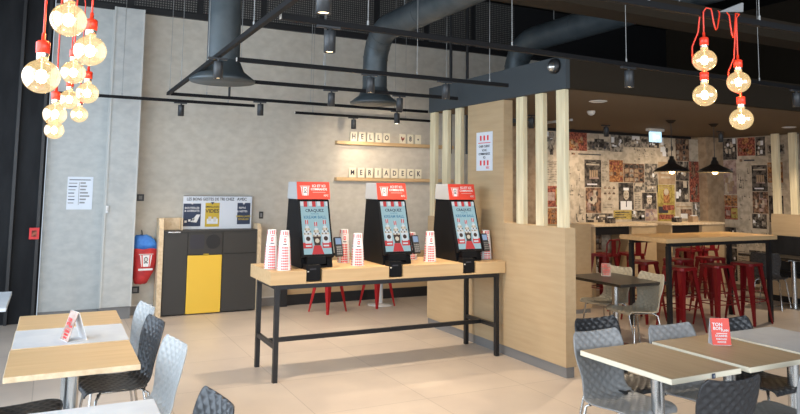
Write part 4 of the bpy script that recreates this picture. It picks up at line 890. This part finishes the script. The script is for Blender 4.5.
# ================================================================== CHAIRS
def chair_proto(k):
    t = thing('shell_chair', (0, 0, 0), '', 'chair')
    # faces +y ; profile (y, z, half width)
    prof = [(.215, .425, .185), (.205, .445, .20), (.16, .452, .212), (.08, .446, .220), (.0, .438, .222), (-.08, .435, .218), (-.14, .442, .205), (-.175, .462, .190), (-.197, .50, .178), (-.207, .55, .176), (-.214, .60, .186), (-.222, .65, .200), (-.231, .70, .208), (-.242, .745, .207), (-.254, .785, .200), (-.264, .812, .186), (-.270, .825, .168)]
    # resample
    P = []; N = 84
    for i in range(N+1):
        u = i/N*(len(prof)-1); a = min(int(u), len(prof)-2); f = u-a
        p0 = prof[max(a-1, 0)]; p1 = prof[a]; p2 = prof[a+1]; p3 = prof[min(a+2, len(prof)-1)]
        P.append(tuple(.5*((2*p1[q])+(-p0[q]+p2[q])*f+(2*p0[q]-5*p1[q]+4*p2[q]-p3[q])*f*f+(-p0[q]+3*p1[q]-3*p2[q]+p3[q])*f**3) for q in range(3)))
    W = 44; vs = []; L = 0; top = []; bot = []
    for i, (y, z, hw) in enumerate(P):
        a = P[max(i-1, 0)]; c = P[min(i+1, N)]; d = Vector((0, c[0]-a[0], c[1]-a[1])).normalized(); nrm = Vector((0, d.z, -d.y))
        if i: L += math.dist(P[i][:2], P[i-1][:2])
        if nrm.z < 0 and i < 40: nrm = -nrm
        nrm = Vector((0, -d.z, d.y)) if Vector((0, -d.z, d.y)).dot(Vector((0, 1, 1))) > 0 else Vector((0, d.z, -d.y))
        for j in range(W+1):
            s = j/W*2-1; x = s*hw; cup = .030*s*s*(1 if i > 32 else .55)
            uu = x/.066; vv = L/.058
            dia = max(abs(((uu+vv) % 1)-.5), abs(((uu-vv) % 1)-.5))
            edge = min(1, (1-abs(s))*8, i/4, (N-i)/4)
            bump = .011*(.5-dia)*2*edge
            p = Vector((x, y, z))+nrm*(cup+bump)
            top.append(tuple(p)); bot.append(tuple(p-nrm*.007))
    n = W+1; nt_ = len(top); fs = []; ed = []
    for i in range(N):
        for j in range(W): a = i*n+j; fs.append((a, a+1, a+n+1, a+n)); fs.append((nt_+a, nt_+a+n, nt_+a+n+1, nt_+a+1))
    rim = [j for j in range(n)]+[i*n+W for i in range(1, N+1)]+[N*n+j for j in range(W-1, -1, -1)]+[i*n for i in range(N-1, 0, -1)]
    for q in range(len(rim)): a = rim[q]; c = rim[(q+1) % len(rim)]; fs.append((a, nt_+a, nt_+c, c))
    MB().add(top+bot, fs, k, True).build('shell', t)
    for sx in (1, -1):
        MB().tube([(sx*.13, .12, .437), (sx*.17, .155, .40), (sx*.215, .20, .008), (sx*.215, .20, 0)], .009, 'chrome', 8).build('leg', t)
        MB().tube([(sx*.13, -.12, .425), (sx*.165, -.16, .40), (sx*.205, -.235, .008), (sx*.205, -.235, 0)], .009, 'chrome', 8).build('leg', t)
    b = MB(); b.tube([(-.13, .12, .432), (.13, .12, .432)], .008, 'chrome', 8).tube([(-.13, -.12, .424), (.13, -.12, .424)], .008, 'chrome', 8).tube([(-.12, .12, .428), (-.12, -.12, .424)], .008, 'chrome', 8).tube([(.12, .12, .428), (.12, -.12, .424)], .008, 'chrome', 8)
    b.build('under_frame', t)
    for sx in (1, -1):
        for sy in (1, -1): MB().cyl((sx*.15, sy*.14, .405), .008, 0, .028, 'black', 8).build('stacking_pad', t)
    return t
ch0 = chair_proto('chair_grey'); used = False
def chair(x, y, face, k, label, grp):
    """face = rotation of the +y facing chair"""
    global used
    if not used and k == 'chair_grey': o = ch0; used = True; o.location = (x, y, 0); o.rotation_euler = (0, 0, R(face)); o['label'] = label
    else: o = dup(ch0, (x, y, 0), R(face), label, swap={'chair_grey': k} if k != 'chair_grey' else None)
    o['group'] = grp
G = 'shell chairs of the right row'
chair(3.20, 3.20, 180, 'chair_grey', 'grey quilted chair facing the camera at the left end of the right row', G)
chair(3.80, 3.15, 176, 'chair_grey', 'grey quilted chair facing the camera, second behind the right row', G)
chair(4.42, 3.14, 180, 'chair_dark', 'black quilted chair behind the red tent card', G)
chair(3.51, 3.54, 180, 'chair_dark', 'black quilted chair whose top edge shows just behind the left grey one', G)
chair(3.06, 2.565, -4, 'chair_dark', 'black quilted chair seen from behind at the near side of the right row', G)
chair(3.81, 2.60, 6, 'chair_grey', 'grey quilted chair cut by the bottom right corner', G)
G = 'shell chairs of the left row'
chair(.45, 5.48, 100, 'chair_light', 'pale grey quilted chair, farthest on the right side of the left row', G)
chair(.44, 4.90, 99, 'chair_dark', 'dark quilted chair between two pale ones in the left row', G)
chair(.46, 4.18, 100, 'chair_light', 'pale grey quilted chair, nearest full one on the right side of the left row', G)
chair(.45, 3.02, 98, 'chair_dark', 'dark quilted chair whose top shows at the bottom edge, left side', G)
chair(-.10, 4.42, -90, 'chair_dark', 'dark quilted chair tucked under the left row from the far left', G)
G = 'shell chairs at the dark table'
chair(5.70, 5.53, 84, 'chair_cream', 'beige-grey quilted chair at the dark table, nearer of the two', G)
chair(5.83, 6.10, 98, 'chair_cream', 'beige-grey quilted chair at the dark table, half hidden by the tent card', G)
chair(9.75, 6.75, -70, 'chair_dark', 'dark quilted chair at the right edge, by the bench table', 'chairs at the bench table')
